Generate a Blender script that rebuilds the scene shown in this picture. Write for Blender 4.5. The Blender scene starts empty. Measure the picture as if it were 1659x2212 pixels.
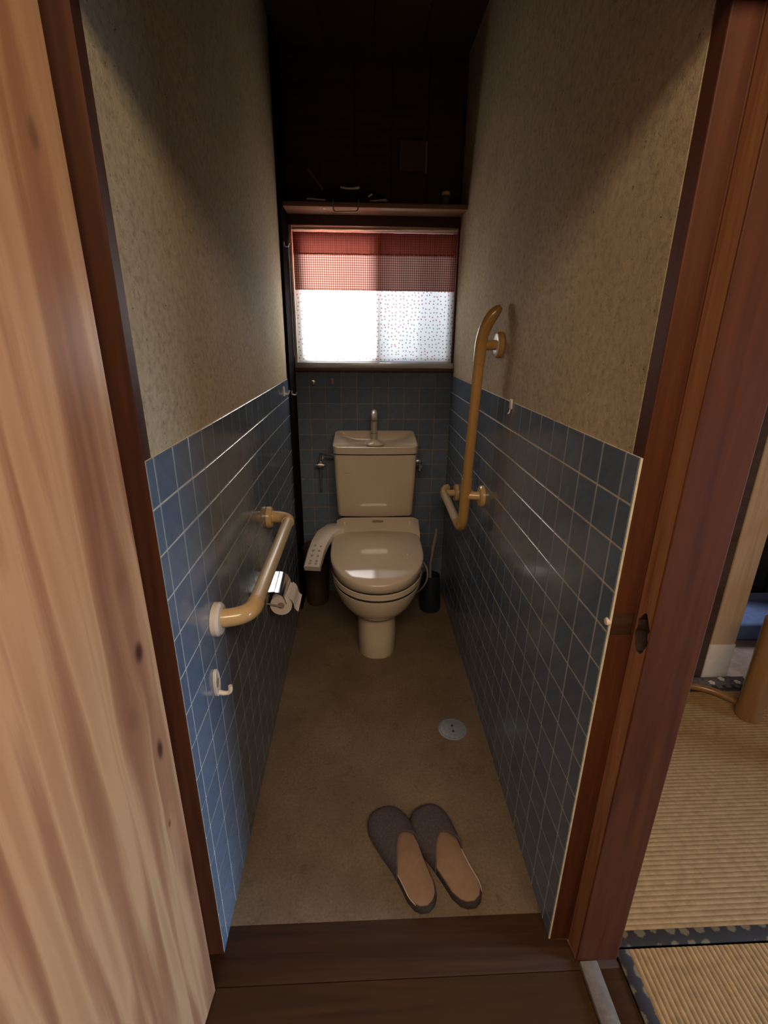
import bpy, bmesh, math, random
from mathutils import Vector, Matrix

random.seed(7)
S = bpy.context.scene
COL = S.collection
PI = math.pi

# ------------------------------------------------------------------ camera
CAM_H = 1.348
cam_d = bpy.data.cameras.new('camera')
cam_d.sensor_fit = 'HORIZONTAL'
cam_d.sensor_width = 36.0
cam_d.lens = 36.0 * 1050.83 / 1659.0
cam_d.clip_start = 0.02
cam = bpy.data.objects.new('camera', cam_d)
COL.objects.link(cam)
_r = Vector((0.99903209, -0.04309498, 0.00881547))
_u = Vector((0.00636077, 0.33983631, 0.94046309))
_f = Vector((0.04352505, 0.93949673, -0.33978149))
cam.matrix_world = Matrix(((_r.x, _u.x, -_f.x, 0.0), (_r.y, _u.y, -_f.y, 0.0),
                           (_r.z, _u.z, -_f.z, CAM_H), (0, 0, 0, 1)))
S.camera = cam

# ------------------------------------------------------------------ world, lights, exposure
w = bpy.data.worlds.new('world')
S.world = w
w.use_nodes = True
w.node_tree.nodes['Background'].inputs[0].default_value = (0.75, 0.86, 1.0, 1)
w.node_tree.nodes['Background'].inputs[1].default_value = 1.0
S.view_settings.view_transform = 'Standard'
S.view_settings.look = 'None'
S.view_settings.exposure = -0.18
S.view_settings.gamma = 1.0
S.view_settings.use_curve_mapping = False


def area(name, loc, target, sx, sy, power, color, spread=180):
    d = bpy.data.lights.new(name, 'AREA')
    d.shape = 'RECTANGLE'
    d.size, d.size_y = sx, sy
    d.energy = power
    d.color = color
    d.spread = math.radians(spread)
    o = bpy.data.objects.new(name, d)
    COL.objects.link(o)
    o.location = loc
    o.rotation_euler = (Vector(target) - Vector(loc)).to_track_quat('-Z', 'Y').to_euler()
    return o


# daylight outside the toilet window
area('daylight_toilet_window', (-0.20, 3.0, 1.62), (-0.02, 2.45, 1.48), 0.9, 0.8, 132, (1.0, 0.985, 0.96))
# daylight entering the tatami room through its window, far right of the doorway
area('daylight_tatami_window', (3.3, -0.10, 0.75), (-0.3, 0.75, -0.15), 0.75, 0.8, 15, (0.50, 0.71, 1.0), 56)
# hall ceiling lamp behind the camera
area('hall_ceiling_lamp', (0.14, -0.62, 2.38), (0.1, 0.40, 0.6), 1.8, 0.9, 90, (1.0, 0.78, 0.54))

# ------------------------------------------------------------------ materials


def new_mat(name):
    m = bpy.data.materials.new(name)
    m.use_nodes = True
    return m, m.node_tree.nodes, m.node_tree.links, m.node_tree.nodes['Principled BSDF']


def ramp(nt, stops):
    n = nt.nodes.new('ShaderNodeValToRGB')
    e = n.color_ramp.elements
    while len(e) < len(stops):
        e.new(0.5)
    for i, (p, c) in enumerate(stops):
        e[i].position = p
        e[i].color = (c[0], c[1], c[2], 1)
    return n


def mapping(nt, scale=(1, 1, 1), coord='Object', rot=(0, 0, 0)):
    tc = nt.nodes.new('ShaderNodeTexCoord')
    mp = nt.nodes.new('ShaderNodeMapping')
    mp.inputs['Scale'].default_value = scale
    mp.inputs['Rotation'].default_value = rot
    nt.links.new(tc.outputs[coord], mp.inputs[0])
    return mp


def noise(nt, vec, scale, detail=4, rough=0.6, dist=0.0):
    n = nt.nodes.new('ShaderNodeTexNoise')
    n.inputs['Scale'].default_value = scale
    n.inputs['Detail'].default_value = detail
    n.inputs['Roughness'].default_value = rough
    n.inputs['Distortion'].default_value = dist
    if vec is not None:
        nt.links.new(vec, n.inputs['Vector'])
    return n


def math_n(nt, op, a, b=None, c=None):
    n = nt.nodes.new('ShaderNodeMath')
    n.operation = op
    for i, v in enumerate((a, b, c)):
        if v is None:
            continue
        if isinstance(v, (int, float)):
            n.inputs[i].default_value = v
        else:
            nt.links.new(v, n.inputs[i])
    return n.outputs[0]


def mix(nt, fac, a, b, mode='MIX'):
    n = nt.nodes.new('ShaderNodeMix')
    n.data_type = 'RGBA'
    n.blend_type = mode
    for sock, v in ((n.inputs[0], fac), (n.inputs[6], a), (n.inputs[7], b)):
        if isinstance(v, (int, float)):
            sock.default_value = v
        elif isinstance(v, tuple):
            sock.default_value = (v[0], v[1], v[2], 1)
        else:
            nt.links.new(v, sock)
    return n.outputs[2]


def bump(nt, bsdf, height, strength=0.3, dist=0.002):
    b = nt.nodes.new('ShaderNodeBump')
    b.inputs['Strength'].default_value = strength
    b.inputs['Distance'].default_value = dist
    nt.links.new(height, b.inputs['Height'])
    nt.links.new(b.outputs[0], bsdf.inputs['Normal'])


def plain(name, col, rough=0.5, metal=0.0, coat=0.0, var=0.08, scale=30.0, bumpy=0.0, spec=0.5):
    """one colour with a little mottling"""
    m, N, L, B = new_mat(name)
    nt = m.node_tree
    mp = mapping(nt)
    n = noise(nt, mp.outputs[0], scale)
    lo = tuple(c * (1 - var) for c in col)
    hi = tuple(min(1, c * (1 + var)) for c in col)
    r = ramp(nt, [(0.3, lo), (0.7, hi)])
    L.new(n.outputs['Fac'], r.inputs[0])
    L.new(r.outputs[0], B.inputs['Base Color'])
    B.inputs['Roughness'].default_value = rough
    B.inputs['Metallic'].default_value = metal
    B.inputs['Coat Weight'].default_value = coat
    B.inputs['Specular IOR Level'].default_value = spec
    if bumpy:
        bump(nt, B, n.outputs['Fac'], bumpy)
    return m


def wood(name, dark, light, axis='z', ring=9.0, rough=0.45, stretch=0.06, coat=0.0, dist=3.0, fine=0.35, spec=0.5):
    """streaky grain running along one axis"""
    m, N, L, B = new_mat(name)
    nt = m.node_tree
    sc = {'x': (stretch, 1, 1), 'y': (1, stretch, 1), 'z': (1, 1, stretch)}[axis]
    mp = mapping(nt, sc)
    n1 = noise(nt, mp.outputs[0], ring, 3, 0.5, dist)
    n2 = noise(nt, mp.outputs[0], ring * 9, 4, 0.6, 0.4)
    f = math_n(nt, 'ADD', math_n(nt, 'MULTIPLY', n1.outputs['Fac'], 1 - fine), math_n(nt, 'MULTIPLY', n2.outputs['Fac'], fine))
    r = ramp(nt, [(0.32, dark), (0.68, light)])
    L.new(f, r.inputs[0])
    L.new(r.outputs[0], B.inputs['Base Color'])
    B.inputs['Roughness'].default_value = rough
    B.inputs['Coat Weight'].default_value = coat
    B.inputs['Specular IOR Level'].default_value = spec
    bump(nt, B, f, 0.15)
    return m


def mat_plaster():
    m, N, L, B = new_mat('straw_plaster')
    nt = m.node_tree
    mp = mapping(nt)
    big = noise(nt, mp.outputs[0], 2.2, 3, 0.6)
    mid = noise(nt, mp.outputs[0], 70, 5, 0.75)
    st = mapping(nt, (1, 1, 1))
    fleck = noise(nt, st.outputs[0], 120, 2, 0.5, 1.6)
    base = ramp(nt, [(0.25, (0.355, 0.275, 0.170)), (0.75, (0.475, 0.375, 0.24))])
    L.new(big.outputs['Fac'], base.inputs[0])
    g = ramp(nt, [(0.28, (0.62, 0.60, 0.55)), (0.5, (1, 1, 1)), (0.75, (1.22, 1.2, 1.12))])
    L.new(mid.outputs['Fac'], g.inputs[0])
    c = mix(nt, 1.0, base.outputs[0], g.outputs[0], 'MULTIPLY')
    fr = ramp(nt, [(0.27, (0.10, 0.07, 0.04)), (0.33, (1, 1, 1))])
    L.new(fleck.outputs['Fac'], fr.inputs[0])
    c = mix(nt, 0.75, c, fr.outputs[0], 'MULTIPLY')
    L.new(c, B.inputs['Base Color'])
    B.inputs['Roughness'].default_value = 0.85
    B.inputs['Specular IOR Level'].default_value = 0.25
    h = math_n(nt, 'ADD', mid.outputs['Fac'], math_n(nt, 'MULTIPLY', fleck.outputs['Fac'], 0.6))
    bump(nt, B, h, 0.55, 0.003)
    return m


def mat_tile():
    m, N, L, B = new_mat('glazed_blue_tile')
    nt = m.node_tree
    oi = N.new('ShaderNodeObjectInfo')
    mp = mapping(nt)
    n = noise(nt, mp.outputs[0], 40, 5, 0.65)
    r = ramp(nt, [(0.0, (0.094, 0.126, 0.172)), (1.0, (0.120, 0.154, 0.202))])
    L.new(oi.outputs['Random'], r.inputs[0])
    g = ramp(nt, [(0.3, (0.88, 0.88, 0.9)), (0.7, (1.1, 1.1, 1.08))])
    L.new(n.outputs['Fac'], g.inputs[0])
    L.new(mix(nt, 1.0, r.outputs[0], g.outputs[0], 'MULTIPLY'), B.inputs['Base Color'])
    B.inputs['Roughness'].default_value = 0.16
    n2 = noise(nt, mp.outputs[0], 9, 2, 0.5)
    bump(nt, B, n2.outputs['Fac'], 0.10, 0.004)
    return m


def mat_floor():
    m, N, L, B = new_mat('worn_mortar_floor')
    nt = m.node_tree
    mp = mapping(nt)
    a = noise(nt, mp.outputs[0], 5, 5, 0.65)
    b = noise(nt, mp.outputs[0], 130, 4, 0.7)
    c = noise(nt, mp.outputs[0], 16, 5, 0.75, 0.6)
    r = ramp(nt, [(0.3, (0.108, 0.070, 0.042)), (0.72, (0.170, 0.116, 0.071))])
    L.new(a.outputs['Fac'], r.inputs[0])
    g = ramp(nt, [(0.3, (0.72, 0.72, 0.72)), (0.7, (1.2, 1.2, 1.2))])
    L.new(b.outputs['Fac'], g.inputs[0])
    d = ramp(nt, [(0.27, (0.35, 0.32, 0.28)), (0.42, (1, 1, 1))])
    L.new(c.outputs['Fac'], d.inputs[0])
    col = mix(nt, 1.0, r.outputs[0], g.outputs[0], 'MULTIPLY')
    col = mix(nt, 0.7, col, d.outputs[0], 'MULTIPLY')
    L.new(col, B.inputs['Base Color'])
    B.inputs['Roughness'].default_value = 0.75
    bump(nt, B, b.outputs['Fac'], 0.25, 0.0015)
    return m


def mat_pine():
    """knotty pine; object x runs across the leaf, object z up"""
    m, N, L, B = new_mat('knotty_pine')
    nt = m.node_tree
    tc = N.new('ShaderNodeTexCoord')
    sep = N.new('ShaderNodeSeparateXYZ')
    L.new(tc.outputs['Object'], sep.inputs[0])
    u, v = sep.outputs['X'], sep.outputs['Z']
    knots = [(0.040, 0.909, 0.010, 0.017, 1.0), (0.034, 0.72, 0.008, 0.019, 1.0), (0.080, 0.825, 0.012, 0.022, 0.25),
             (0.049, 1.536, 0.007, 0.016, 0.5), (0.046, 0.57, 0.004, 0.007, 0.7), (0.05, 1.03, 0.012, 0.02, 0.2), (0.022, 0.40, 0.012, 0.06, 0.35)]
    warp, dark = None, None
    for (a, b, ra, rb, s) in knots:
        du = math_n(nt, 'SUBTRACT', u, a)
        dv = math_n(nt, 'SUBTRACT', v, b)
        big = math_n(nt, 'ADD', math_n(nt, 'POWER', math_n(nt, 'MULTIPLY', math_n(nt, 'ABSOLUTE', du), 1 / (ra * 2.6)), 2.0),
                     math_n(nt, 'POWER', math_n(nt, 'MULTIPLY', math_n(nt, 'ABSOLUTE', dv), 1 / (rb * 4.0)), 2.0))
        ex = math_n(nt, 'EXPONENT', math_n(nt, 'MULTIPLY', big, -1.0))
        wv = math_n(nt, 'MULTIPLY', ex, math_n(nt, 'MULTIPLY', du, -0.75))
        warp = wv if warp is None else math_n(nt, 'ADD', warp, wv)
        sm = math_n(nt, 'ADD', math_n(nt, 'POWER', math_n(nt, 'MULTIPLY', math_n(nt, 'ABSOLUTE', du), 1 / ra), 2.0),
                    math_n(nt, 'POWER', math_n(nt, 'MULTIPLY', math_n(nt, 'ABSOLUTE', dv), 1 / rb), 2.0))
        k = math_n(nt, 'MULTIPLY', math_n(nt, 'EXPONENT', math_n(nt, 'MULTIPLY', math_n(nt, 'POWER', sm, 1.7), -1.0)), s)
        dark = k if dark is None else math_n(nt, 'MAXIMUM', dark, k)
    uu = math_n(nt, 'ADD', u, warp)
    comb = N.new('ShaderNodeCombineXYZ')
    L.new(uu, comb.inputs[0])
    L.new(math_n(nt, 'MULTIPLY', v, 0.045), comb.inputs[2])
    n1 = noise(nt, comb.outputs[0], 30, 1.5, 0.45, 0.35)
    n2 = noise(nt, comb.outputs[0], 7, 2, 0.5, 0.5)
    n3 = noise(nt, comb.outputs[0], 220, 3, 0.6)
    f = math_n(nt, 'ADD', math_n(nt, 'MULTIPLY', n1.outputs['Fac'], 0.62), math_n(nt, 'MULTIPLY', n2.outputs['Fac'], 0.30))
    f = math_n(nt, 'ADD', f, math_n(nt, 'MULTIPLY', n3.outputs['Fac'], 0.08))
    r = ramp(nt, [(0.34, (0.30, 0.118, 0.058)), (0.46, (0.44, 0.195, 0.094)), (0.54, (0.65, 0.345, 0.172)), (0.66, (0.54, 0.265, 0.126))])
    L.new(f, r.inputs[0])
    c = mix(nt, dark, r.outputs[0], (0.085, 0.028, 0.016))
    L.new(c, B.inputs['Base Color'])
    B.inputs['Roughness'].default_value = 0.42
    bump(nt, B, f, 0.08)
    return m


def mat_curtain(name, kind):
    """thin printed cotton; UV in metres"""
    m, N, L, B = new_mat(name)
    nt = m.node_tree
    N.remove(B)
    out = N['Material Output']
    tc = N.new('ShaderNodeTexCoord')
    sep = N.new('ShaderNodeSeparateXYZ')
    L.new(tc.outputs['UV'], sep.inputs[0])
    if kind == 'floral':
        mp = N.new('ShaderNodeMapping')
        L.new(tc.outputs['UV'], mp.inputs[0])
        vo = N.new('ShaderNodeTexVoronoi')
        vo.voronoi_dimensions = '2D'
        vo.inputs['Scale'].default_value = 58
        vo.inputs['Randomness'].default_value = 0.55
        L.new(mp.outputs[0], vo.inputs['Vector'])
        dot = math_n(nt, 'LESS_THAN', vo.outputs['Distance'], 0.19)
        hue = ramp(nt, [(0.0, (0.50, 0.22, 0.25)), (0.55, (0.52, 0.28, 0.29)), (1.0, (0.34, 0.32, 0.32))])
        sx = N.new('ShaderNodeSeparateColor')
        L.new(vo.outputs['Color'], sx.inputs[0])
        L.new(sx.outputs[0], hue.inputs[0])
        col = mix(nt, dot, (0.86, 0.85, 0.82), hue.outputs[0])
        tr = 0.62
    else:
        p = 0.0096
        fx = math_n(nt, 'LESS_THAN', math_n(nt, 'FRACT', math_n(nt, 'DIVIDE', sep.outputs[0], p)), 0.5)
        fy = math_n(nt, 'LESS_THAN', math_n(nt, 'FRACT', math_n(nt, 'DIVIDE', sep.outputs[1], p)), 0.5)
        s = math_n(nt, 'MULTIPLY', math_n(nt, 'ADD', fx, fy), 0.5)
        if kind == 'gingham':
            r = ramp(nt, [(0.0, (0.80, 0.66, 0.60)), (0.5, (0.58, 0.26, 0.20)), (1.0, (0.42, 0.085, 0.06))])
            tr = 0.085
        else:
            r = ramp(nt, [(0.0, (0.50, 0.15, 0.105)), (0.5, (0.45, 0.105, 0.075)), (1.0, (0.38, 0.075, 0.055))])
            tr = 0.045
        L.new(s, r.inputs[0])
        col = r.outputs[0]
    dif = N.new('ShaderNodeBsdfDiffuse')
    trn = N.new('ShaderNodeBsdfTranslucent')
    ms = N.new('ShaderNodeMixShader')
    ms.inputs[0].default_value = tr
    L.new(col, dif.inputs[0])
    L.new(col, trn.inputs[0])
    L.new(dif.outputs[0], ms.inputs[1])
    L.new(trn.outputs[0], ms.inputs[2])
    L.new(ms.outputs[0], out.inputs[0])
    return m


def mat_glass(name, tint):
    m, N, L, B = new_mat(name)
    N.remove(B)
    out = N['Material Output']
    t = N.new('ShaderNodeBsdfTransparent')
    t.inputs[0].default_value = (*tint, 1)
    g = N.new('ShaderNodeBsdfGlossy')
    g.inputs['Roughness'].default_value = 0.15
    f = N.new('ShaderNodeFresnel')
    f.inputs[0].default_value = 1.45
    ms = N.new('ShaderNodeMixShader')
    L.new(f.outputs[0], ms.inputs[0])
    L.new(t.outputs[0], ms.inputs[1])
    L.new(g.outputs[0], ms.inputs[2])
    L.new(ms.outputs[0], out.inputs[0])
    return m


def mat_border():
    m, N, L, B = new_mat('black_brocade')
    nt = m.node_tree
    mp = mapping(nt)
    vo = N.new('ShaderNodeTexVoronoi')
    vo.inputs['Scale'].default_value = 26
    vo.inputs['Randomness'].default_value = 0.25
    L.new(mp.outputs[0], vo.inputs['Vector'])
    n = noise(nt, mp.outputs[0], 160, 4, 0.7)
    f = math_n(nt, 'ADD', vo.outputs['Distance'], math_n(nt, 'MULTIPLY', math_n(nt, 'SUBTRACT', n.outputs['Fac'], 0.5), 0.35))
    r = ramp(nt, [(0.28, (0.15, 0.12, 0.075)), (0.36, (0.022, 0.019, 0.022))])
    L.new(f, r.inputs[0])
    L.new(r.outputs[0], B.inputs['Base Color'])
    B.inputs['Roughness'].default_value = 0.85
    return m


M = {
    'plaster': mat_plaster(), 'tile': mat_tile(), 'floor': mat_floor(), 'pine': mat_pine(),
    'grout': plain('grout', (0.52, 0.45, 0.34), 0.9, var=0.15, scale=60),
    'shaded_grout': plain('shaded_grout', (0.21, 0.17, 0.135), 0.9, var=0.25, scale=40),  # darkened copy of the grout, the back wall's dimness put into its colour
    'red_wood': wood('red_stained_wood', (0.044, 0.0115, 0.0048), (0.092, 0.0265, 0.0085), 'z', 12, 0.6, spec=0.2),
    'worn_lit_wood': wood('worn_lit_varnish_wood', (0.19, 0.072, 0.027), (0.38, 0.175, 0.08), 'z', 16, 0.5),  # worn varnish on the reveal, colour also raised for bounce off the pine door
    'bare_wood': wood('splintered_bare_wood', (0.012, 0.006, 0.004), (0.045, 0.020, 0.010), 'z', 40, 0.8),
    'sill_wood': wood('dark_sill_wood', (0.028, 0.012, 0.006), (0.055, 0.025, 0.011), 'x', 14, 0.5, spec=0.25),
    'hall_wood': wood('brown_floorboard', (0.028, 0.012, 0.005), (0.055, 0.025, 0.009), 'x', 12, 0.5, spec=0.25),
    'shelf_wood': wood('brown_shelf_wood', (0.21, 0.10, 0.05), (0.34, 0.175, 0.09), 'x', 12, 0.5),
    'black_wood': wood('blackened_post_wood', (0.005, 0.004, 0.003), (0.010, 0.007, 0.006), 'z', 14, 0.95, spec=0.04),
    'brown_board': wood('dark_brown_board', (0.045, 0.022, 0.013), (0.085, 0.045, 0.026), 'x', 10, 0.6),
    'pale_wood': wood('pale_post_wood', (0.44, 0.29, 0.19), (0.60, 0.43, 0.30), 'z', 12, 0.55),
    'pale_wrap': plain('pale_paper_wrap', (0.62, 0.54, 0.47), 0.8),
    'rush': plain('tatami_rush', (0.28, 0.165, 0.066), 0.7, var=0.22, scale=45, bumpy=0.2),
    'border': mat_border(),
    'ceramic': plain('ivory_ceramic', (0.52, 0.415, 0.31), 0.12, coat=0.6, var=0.03, scale=4),
    'ivory_plastic': plain('ivory_plastic', (0.52, 0.42, 0.315), 0.07, coat=0.3, var=0.03, scale=4),
    'panel_plastic': plain('control_panel_plastic', (0.60, 0.52, 0.45), 0.35, var=0.03),
    'button': plain('grey_button', (0.32, 0.29, 0.27), 0.4),
    'dark_gap': plain('gap_shade', (0.02, 0.016, 0.012), 0.8),  # near-black, the shade of gaps and holes put into the colour
    'bar_beige': plain('beige_grip_plastic', (0.52, 0.335, 0.155), 0.24, coat=0.3, var=0.05, scale=80),
    'bar_grip': plain('beige_ribbed_grip', (0.52, 0.385, 0.235), 0.32, coat=0.2, var=0.08, scale=120),
    'bar_amber': plain('amber_bar_plastic', (0.38, 0.205, 0.065), 0.24, coat=0.4, var=0.05, scale=60),
    'flange_white': plain('off_white_flange', (0.66, 0.56, 0.48), 0.3, var=0.04),
    'chrome': plain('chrome', (0.80, 0.80, 0.80), 0.08, metal=1.0, var=0.02),
    'steel': plain('dull_steel', (0.62, 0.59, 0.56), 0.34, metal=1.0, var=0.1),
    'drain_steel': plain('drain_steel', (0.27, 0.29, 0.31), 0.45, metal=0.5, var=0.2, scale=90),
    'track_metal': plain('dull_track_metal', (0.20, 0.175, 0.155), 0.45, metal=0.2, var=0.25, scale=60),
    'tap_metal': plain('brushed_tap_metal', (0.50, 0.44, 0.39), 0.32, metal=0.5, var=0.06),
    'aluminium': plain('aluminium', (0.62, 0.63, 0.66), 0.38, metal=0.6, var=0.06),
    'cream_frame': plain('cream_frame_paint', (0.62, 0.54, 0.40), 0.5, var=0.06),
    'rod': plain('cream_curtain_rod', (0.66, 0.50, 0.30), 0.4, var=0.06),
    'red_trim': plain('red_brown_trim', (0.12, 0.035, 0.025), 0.4, var=0.1),
    'slipper_felt': plain('grey_slipper_felt', (0.068, 0.054, 0.058), 0.95, var=0.25, scale=160, bumpy=0.4, spec=0.2),
    'slipper_sole': plain('dark_slipper_sole', (0.03, 0.022, 0.02), 0.8),
    'insole': plain('tan_insole', (0.235, 0.142, 0.095), 0.8, var=0.07, scale=60, spec=0.2),
    'insole_rim': plain('pale_insole_rim', (0.45, 0.35, 0.26), 0.8),
    'paper': plain('toilet_paper', (0.68, 0.58, 0.53), 0.95, var=0.04, bumpy=0.2),
    'card': plain('card_core', (0.30, 0.21, 0.12), 0.9),
    'hook_cream': plain('cream_hook_plastic', (0.66, 0.54, 0.43), 0.4),
    'hook_face': plain('aged_hook_face', (0.30, 0.22, 0.13), 0.7, var=0.3, scale=200),
    'bag_black': plain('black_cloth', (0.010, 0.009, 0.009), 0.8),
    'bag_white': plain('white_piping', (0.80, 0.74, 0.64), 0.6),
    'jar_glass': plain('green_jar', (0.10, 0.10, 0.045), 0.2, coat=0.5),
    'note': plain('brown_panel', (0.13, 0.085, 0.05), 0.8),
    'brush_handle': plain('grey_brush_handle', (0.30, 0.22, 0.19), 0.4),
    'brush_holder': plain('navy_brush_holder', (0.012, 0.013, 0.022), 0.35),
    'bin': plain('brown_bin', (0.06, 0.03, 0.015), 0.5),
    'cord': plain('grey_cord', (0.22, 0.19, 0.17), 0.5),
    'rattan': wood('rattan_pole', (0.17, 0.075, 0.025), (0.28, 0.135, 0.05), 'z', 10, 0.35, coat=0.3),
    'blue_cloth': plain('blue_cloth', (0.10, 0.15, 0.34), 0.9, var=0.15),
    'rug': plain('mauve_rug', (0.24, 0.185, 0.17), 0.95, var=0.25, scale=22),
    'cabinet': plain('black_cabinet', (0.006, 0.006, 0.006), 0.4),
    'flowercloth': plain('patterned_runner', (0.10, 0.095, 0.10), 0.9, var=0.4, scale=60),
    'petal': plain('white_petal', (0.60, 0.55, 0.48), 0.9),
    'ceiling': wood('dark_ceiling_board', (0.05, 0.028, 0.018), (0.09, 0.05, 0.032), 'y', 8, 0.7),
    'hall_plaster': plain('hall_plaster', (0.36, 0.29, 0.20), 0.9, var=0.08, scale=5),
    'gingham': mat_curtain('red_gingham', 'gingham'), 'pocket': mat_curtain('red_gingham_double', 'pocket'),
    'floral': mat_curtain('floral_cotton', 'floral'),
    'pane_a': mat_glass('frosted_pane', (0.95, 0.96, 0.97)), 'pane_b': mat_glass('frosted_pane_grey', (0.72, 0.76, 0.80)),
    'screen': mat_glass('fly_screen', (0.66, 0.665, 0.675)),
}

# ------------------------------------------------------------------ mesh helpers


class MB:
    def __init__(self):
        self.bm = bmesh.new()

    def box(self, x0, x1, y0, y1, z0, z1, bev=0.0, seg=2):
        vs = [self.bm.verts.new(p) for p in ((x0, y0, z0), (x1, y0, z0), (x1, y1, z0), (x0, y1, z0),
                                            (x0, y0, z1), (x1, y0, z1), (x1, y1, z1), (x0, y1, z1))]
        fs = [self.bm.faces.new([vs[i] for i in q]) for q in ((0, 3, 2, 1), (4, 5, 6, 7), (0, 1, 5, 4), (1, 2, 6, 5), (2, 3, 7, 6), (3, 0, 4, 7))]
        if bev > 0:
            es = list({e for f in fs for e in f.edges})
            bmesh.ops.bevel(self.bm, geom=es, offset=bev, segments=seg, affect='EDGES', profile=0.5)
        return self

    def rings(self, rings, cap=True, close=True):
        rs = [[self.bm.verts.new(p) for p in r] for r in rings]
        n = len(rs[0])
        for a, b in zip(rs, rs[1:]):
            for i in range(n if close else n - 1):
                j = (i + 1) % n
                try:
                    self.bm.faces.new((a[i], a[j], b[j], b[i]))
                except ValueError:
                    pass
        if cap:
            self.bm.faces.new(list(reversed(rs[0])))
            self.bm.faces.new(rs[-1])
        return self

    def tube(self, pts, rad, n=14, cap=True):
        pts = [Vector(p) for p in pts]
        if isinstance(rad, (int, float)):
            rad = [rad] * len(pts)
        rings, up = [], None
        for i, p in enumerate(pts):
            if i == 0:
                t = pts[1] - p
            elif i == len(pts) - 1:
                t = p - pts[i - 1]
            else:
                t = (pts[i + 1] - p).normalized() + (p - pts[i - 1]).normalized()
            t = t.normalized()
            if up is None:
                up = t.orthogonal().normalized()
            else:
                up = (up - t * up.dot(t)).normalized()
            s = t.cross(up)
            rings.append([p + (up * math.cos(2 * PI * k / n) + s * math.sin(2 * PI * k / n)) * rad[i] for k in range(n)])
        return self.rings(rings, cap)

    def lathe(self, origin, axis, prof, n=28):
        """prof: list of (distance along axis, radius)"""
        o, ax = Vector(origin), Vector(axis).normalized()
        e1 = ax.orthogonal().normalized()
        e2 = ax.cross(e1)
        rs = [[o + ax * h + (e1 * math.cos(2 * PI * k / n) + e2 * math.sin(2 * PI * k / n)) * max(r, 1e-4) for k in range(n)] for h, r in prof]
        return self.rings(rs)

    def prism(self, poly, z0, z1, bev=0.0, axis='z'):
        def P(a, b, c):
            return {'z': (a, b, c), 'y': (a, c, b), 'x': (c, a, b)}[axis]
        lo = [self.bm.verts.new(P(a, b, z0)) for a, b in poly]
        hi = [self.bm.verts.new(P(a, b, z1)) for a, b in poly]
        n = len(poly)
        fs = [self.bm.faces.new(list(reversed(lo))), self.bm.faces.new(hi)]
        for i in range(n):
            j = (i + 1) % n
            fs.append(self.bm.faces.new((lo[i], lo[j], hi[j], hi[i])))
        if bev > 0:
            es = list({e for f in fs for e in f.edges})
            bmesh.ops.bevel(self.bm, geom=es, offset=bev, segments=2, affect='EDGES', profile=0.5)
        return self

    def mesh(self, name, mat, smooth=True, angle=35):
        bmesh.ops.recalc_face_normals(self.bm, faces=self.bm.faces)
        me = bpy.data.meshes.new(name)
        self.bm.to_mesh(me)
        self.bm.free()
        if mat is not None:
            me.materials.append(M[mat] if isinstance(mat, str) else mat)
        if smooth:
            me.polygons.foreach_set('use_smooth', [True] * len(me.polygons))
            me.set_sharp_from_angle(angle=math.radians(angle))
        return me

    def obj(self, name, mat, parent=None, smooth=True, angle=35):
        o = bpy.data.objects.new(name, self.mesh(name, mat, smooth, angle))
        COL.objects.link(o)
        if parent is not None:
            o.parent = parent
            o.matrix_parent_inverse = parent_inv(parent)
        return o


def parent_inv(p):
    m = Matrix.Identity(4)
    chain = []
    while p is not None:
        chain.append(p)
        p = p.parent
    for q in reversed(chain):
        m = m @ q.matrix_parent_inverse @ q.matrix_basis
    return m.inverted()


def tag(o, label, cat, group=None):
    o['label'] = label
    o['category'] = cat
    if group:
        o['group'] = group
    return o


def thing(name, loc, label, cat, group=None):
    o = bpy.data.objects.new(name, None)
    o.empty_display_size = 0.05
    COL.objects.link(o)
    o.location = loc
    return tag(o, label, cat, group)


def struct(o, label=None):
    o['kind'] = 'structure'
    if label:
        o['label'] = label
    return o


def arc(p0, p1, p2, n=8):
    """quadratic bend from p0 to p2 with corner p1"""
    p0, p1, p2 = Vector(p0), Vector(p1), Vector(p2)
    return [p0.lerp(p1, t).lerp(p1.lerp(p2, t), t) for t in [i / n for i in range(n + 1)]]


# ------------------------------------------------------------------ setting: toilet room shell
XL, XR, YB = -0.3265, 0.435, 2.436
ZL, ZR, ZB = 1.168, 1.173, 1.189          # tops of the wainscots
CEIL = 2.42
PL, PR = XL - 0.004, XR + 0.004           # plaster planes

# toilet floor
struct(MB().box(-0.345, 0.455, 0.783, 2.45, -0.06, 0.0).obj('floor', 'floor'), 'brown mottled mortar floor of the toilet')

# wainscot tiles
_tile_cache = {}


def tile_mesh(axis, wd, ht, flip):
    key = (axis, round(wd, 4), round(ht, 4), flip)
    if key in _tile_cache:
        return _tile_cache[key]
    b, t = 0.0010, 0.005
    mb = MB()
    a, h = wd / 2, ht / 2
    rings = [[(-a, -h, 0), (a, -h, 0), (a, h, 0), (-a, h, 0)],
             [(-a, -h, t - b), (a, -h, t - b), (a, h, t - b), (-a, h, t - b)],
             [(-a + b, -h + b, t), (a - b, -h + b, t), (a - b, h - b, t), (-a + b, h - b, t)]]

    def P(p):
        u, v, n = p
        return {'x': (n if not flip else -n, u, v), 'y': (u, -n, v)}[axis]
    mb.rings([[P(p) for p in r] for r in rings])
    me = mb.mesh('tile', 'tile', smooth=False)
    _tile_cache[key] = me
    return me


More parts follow.
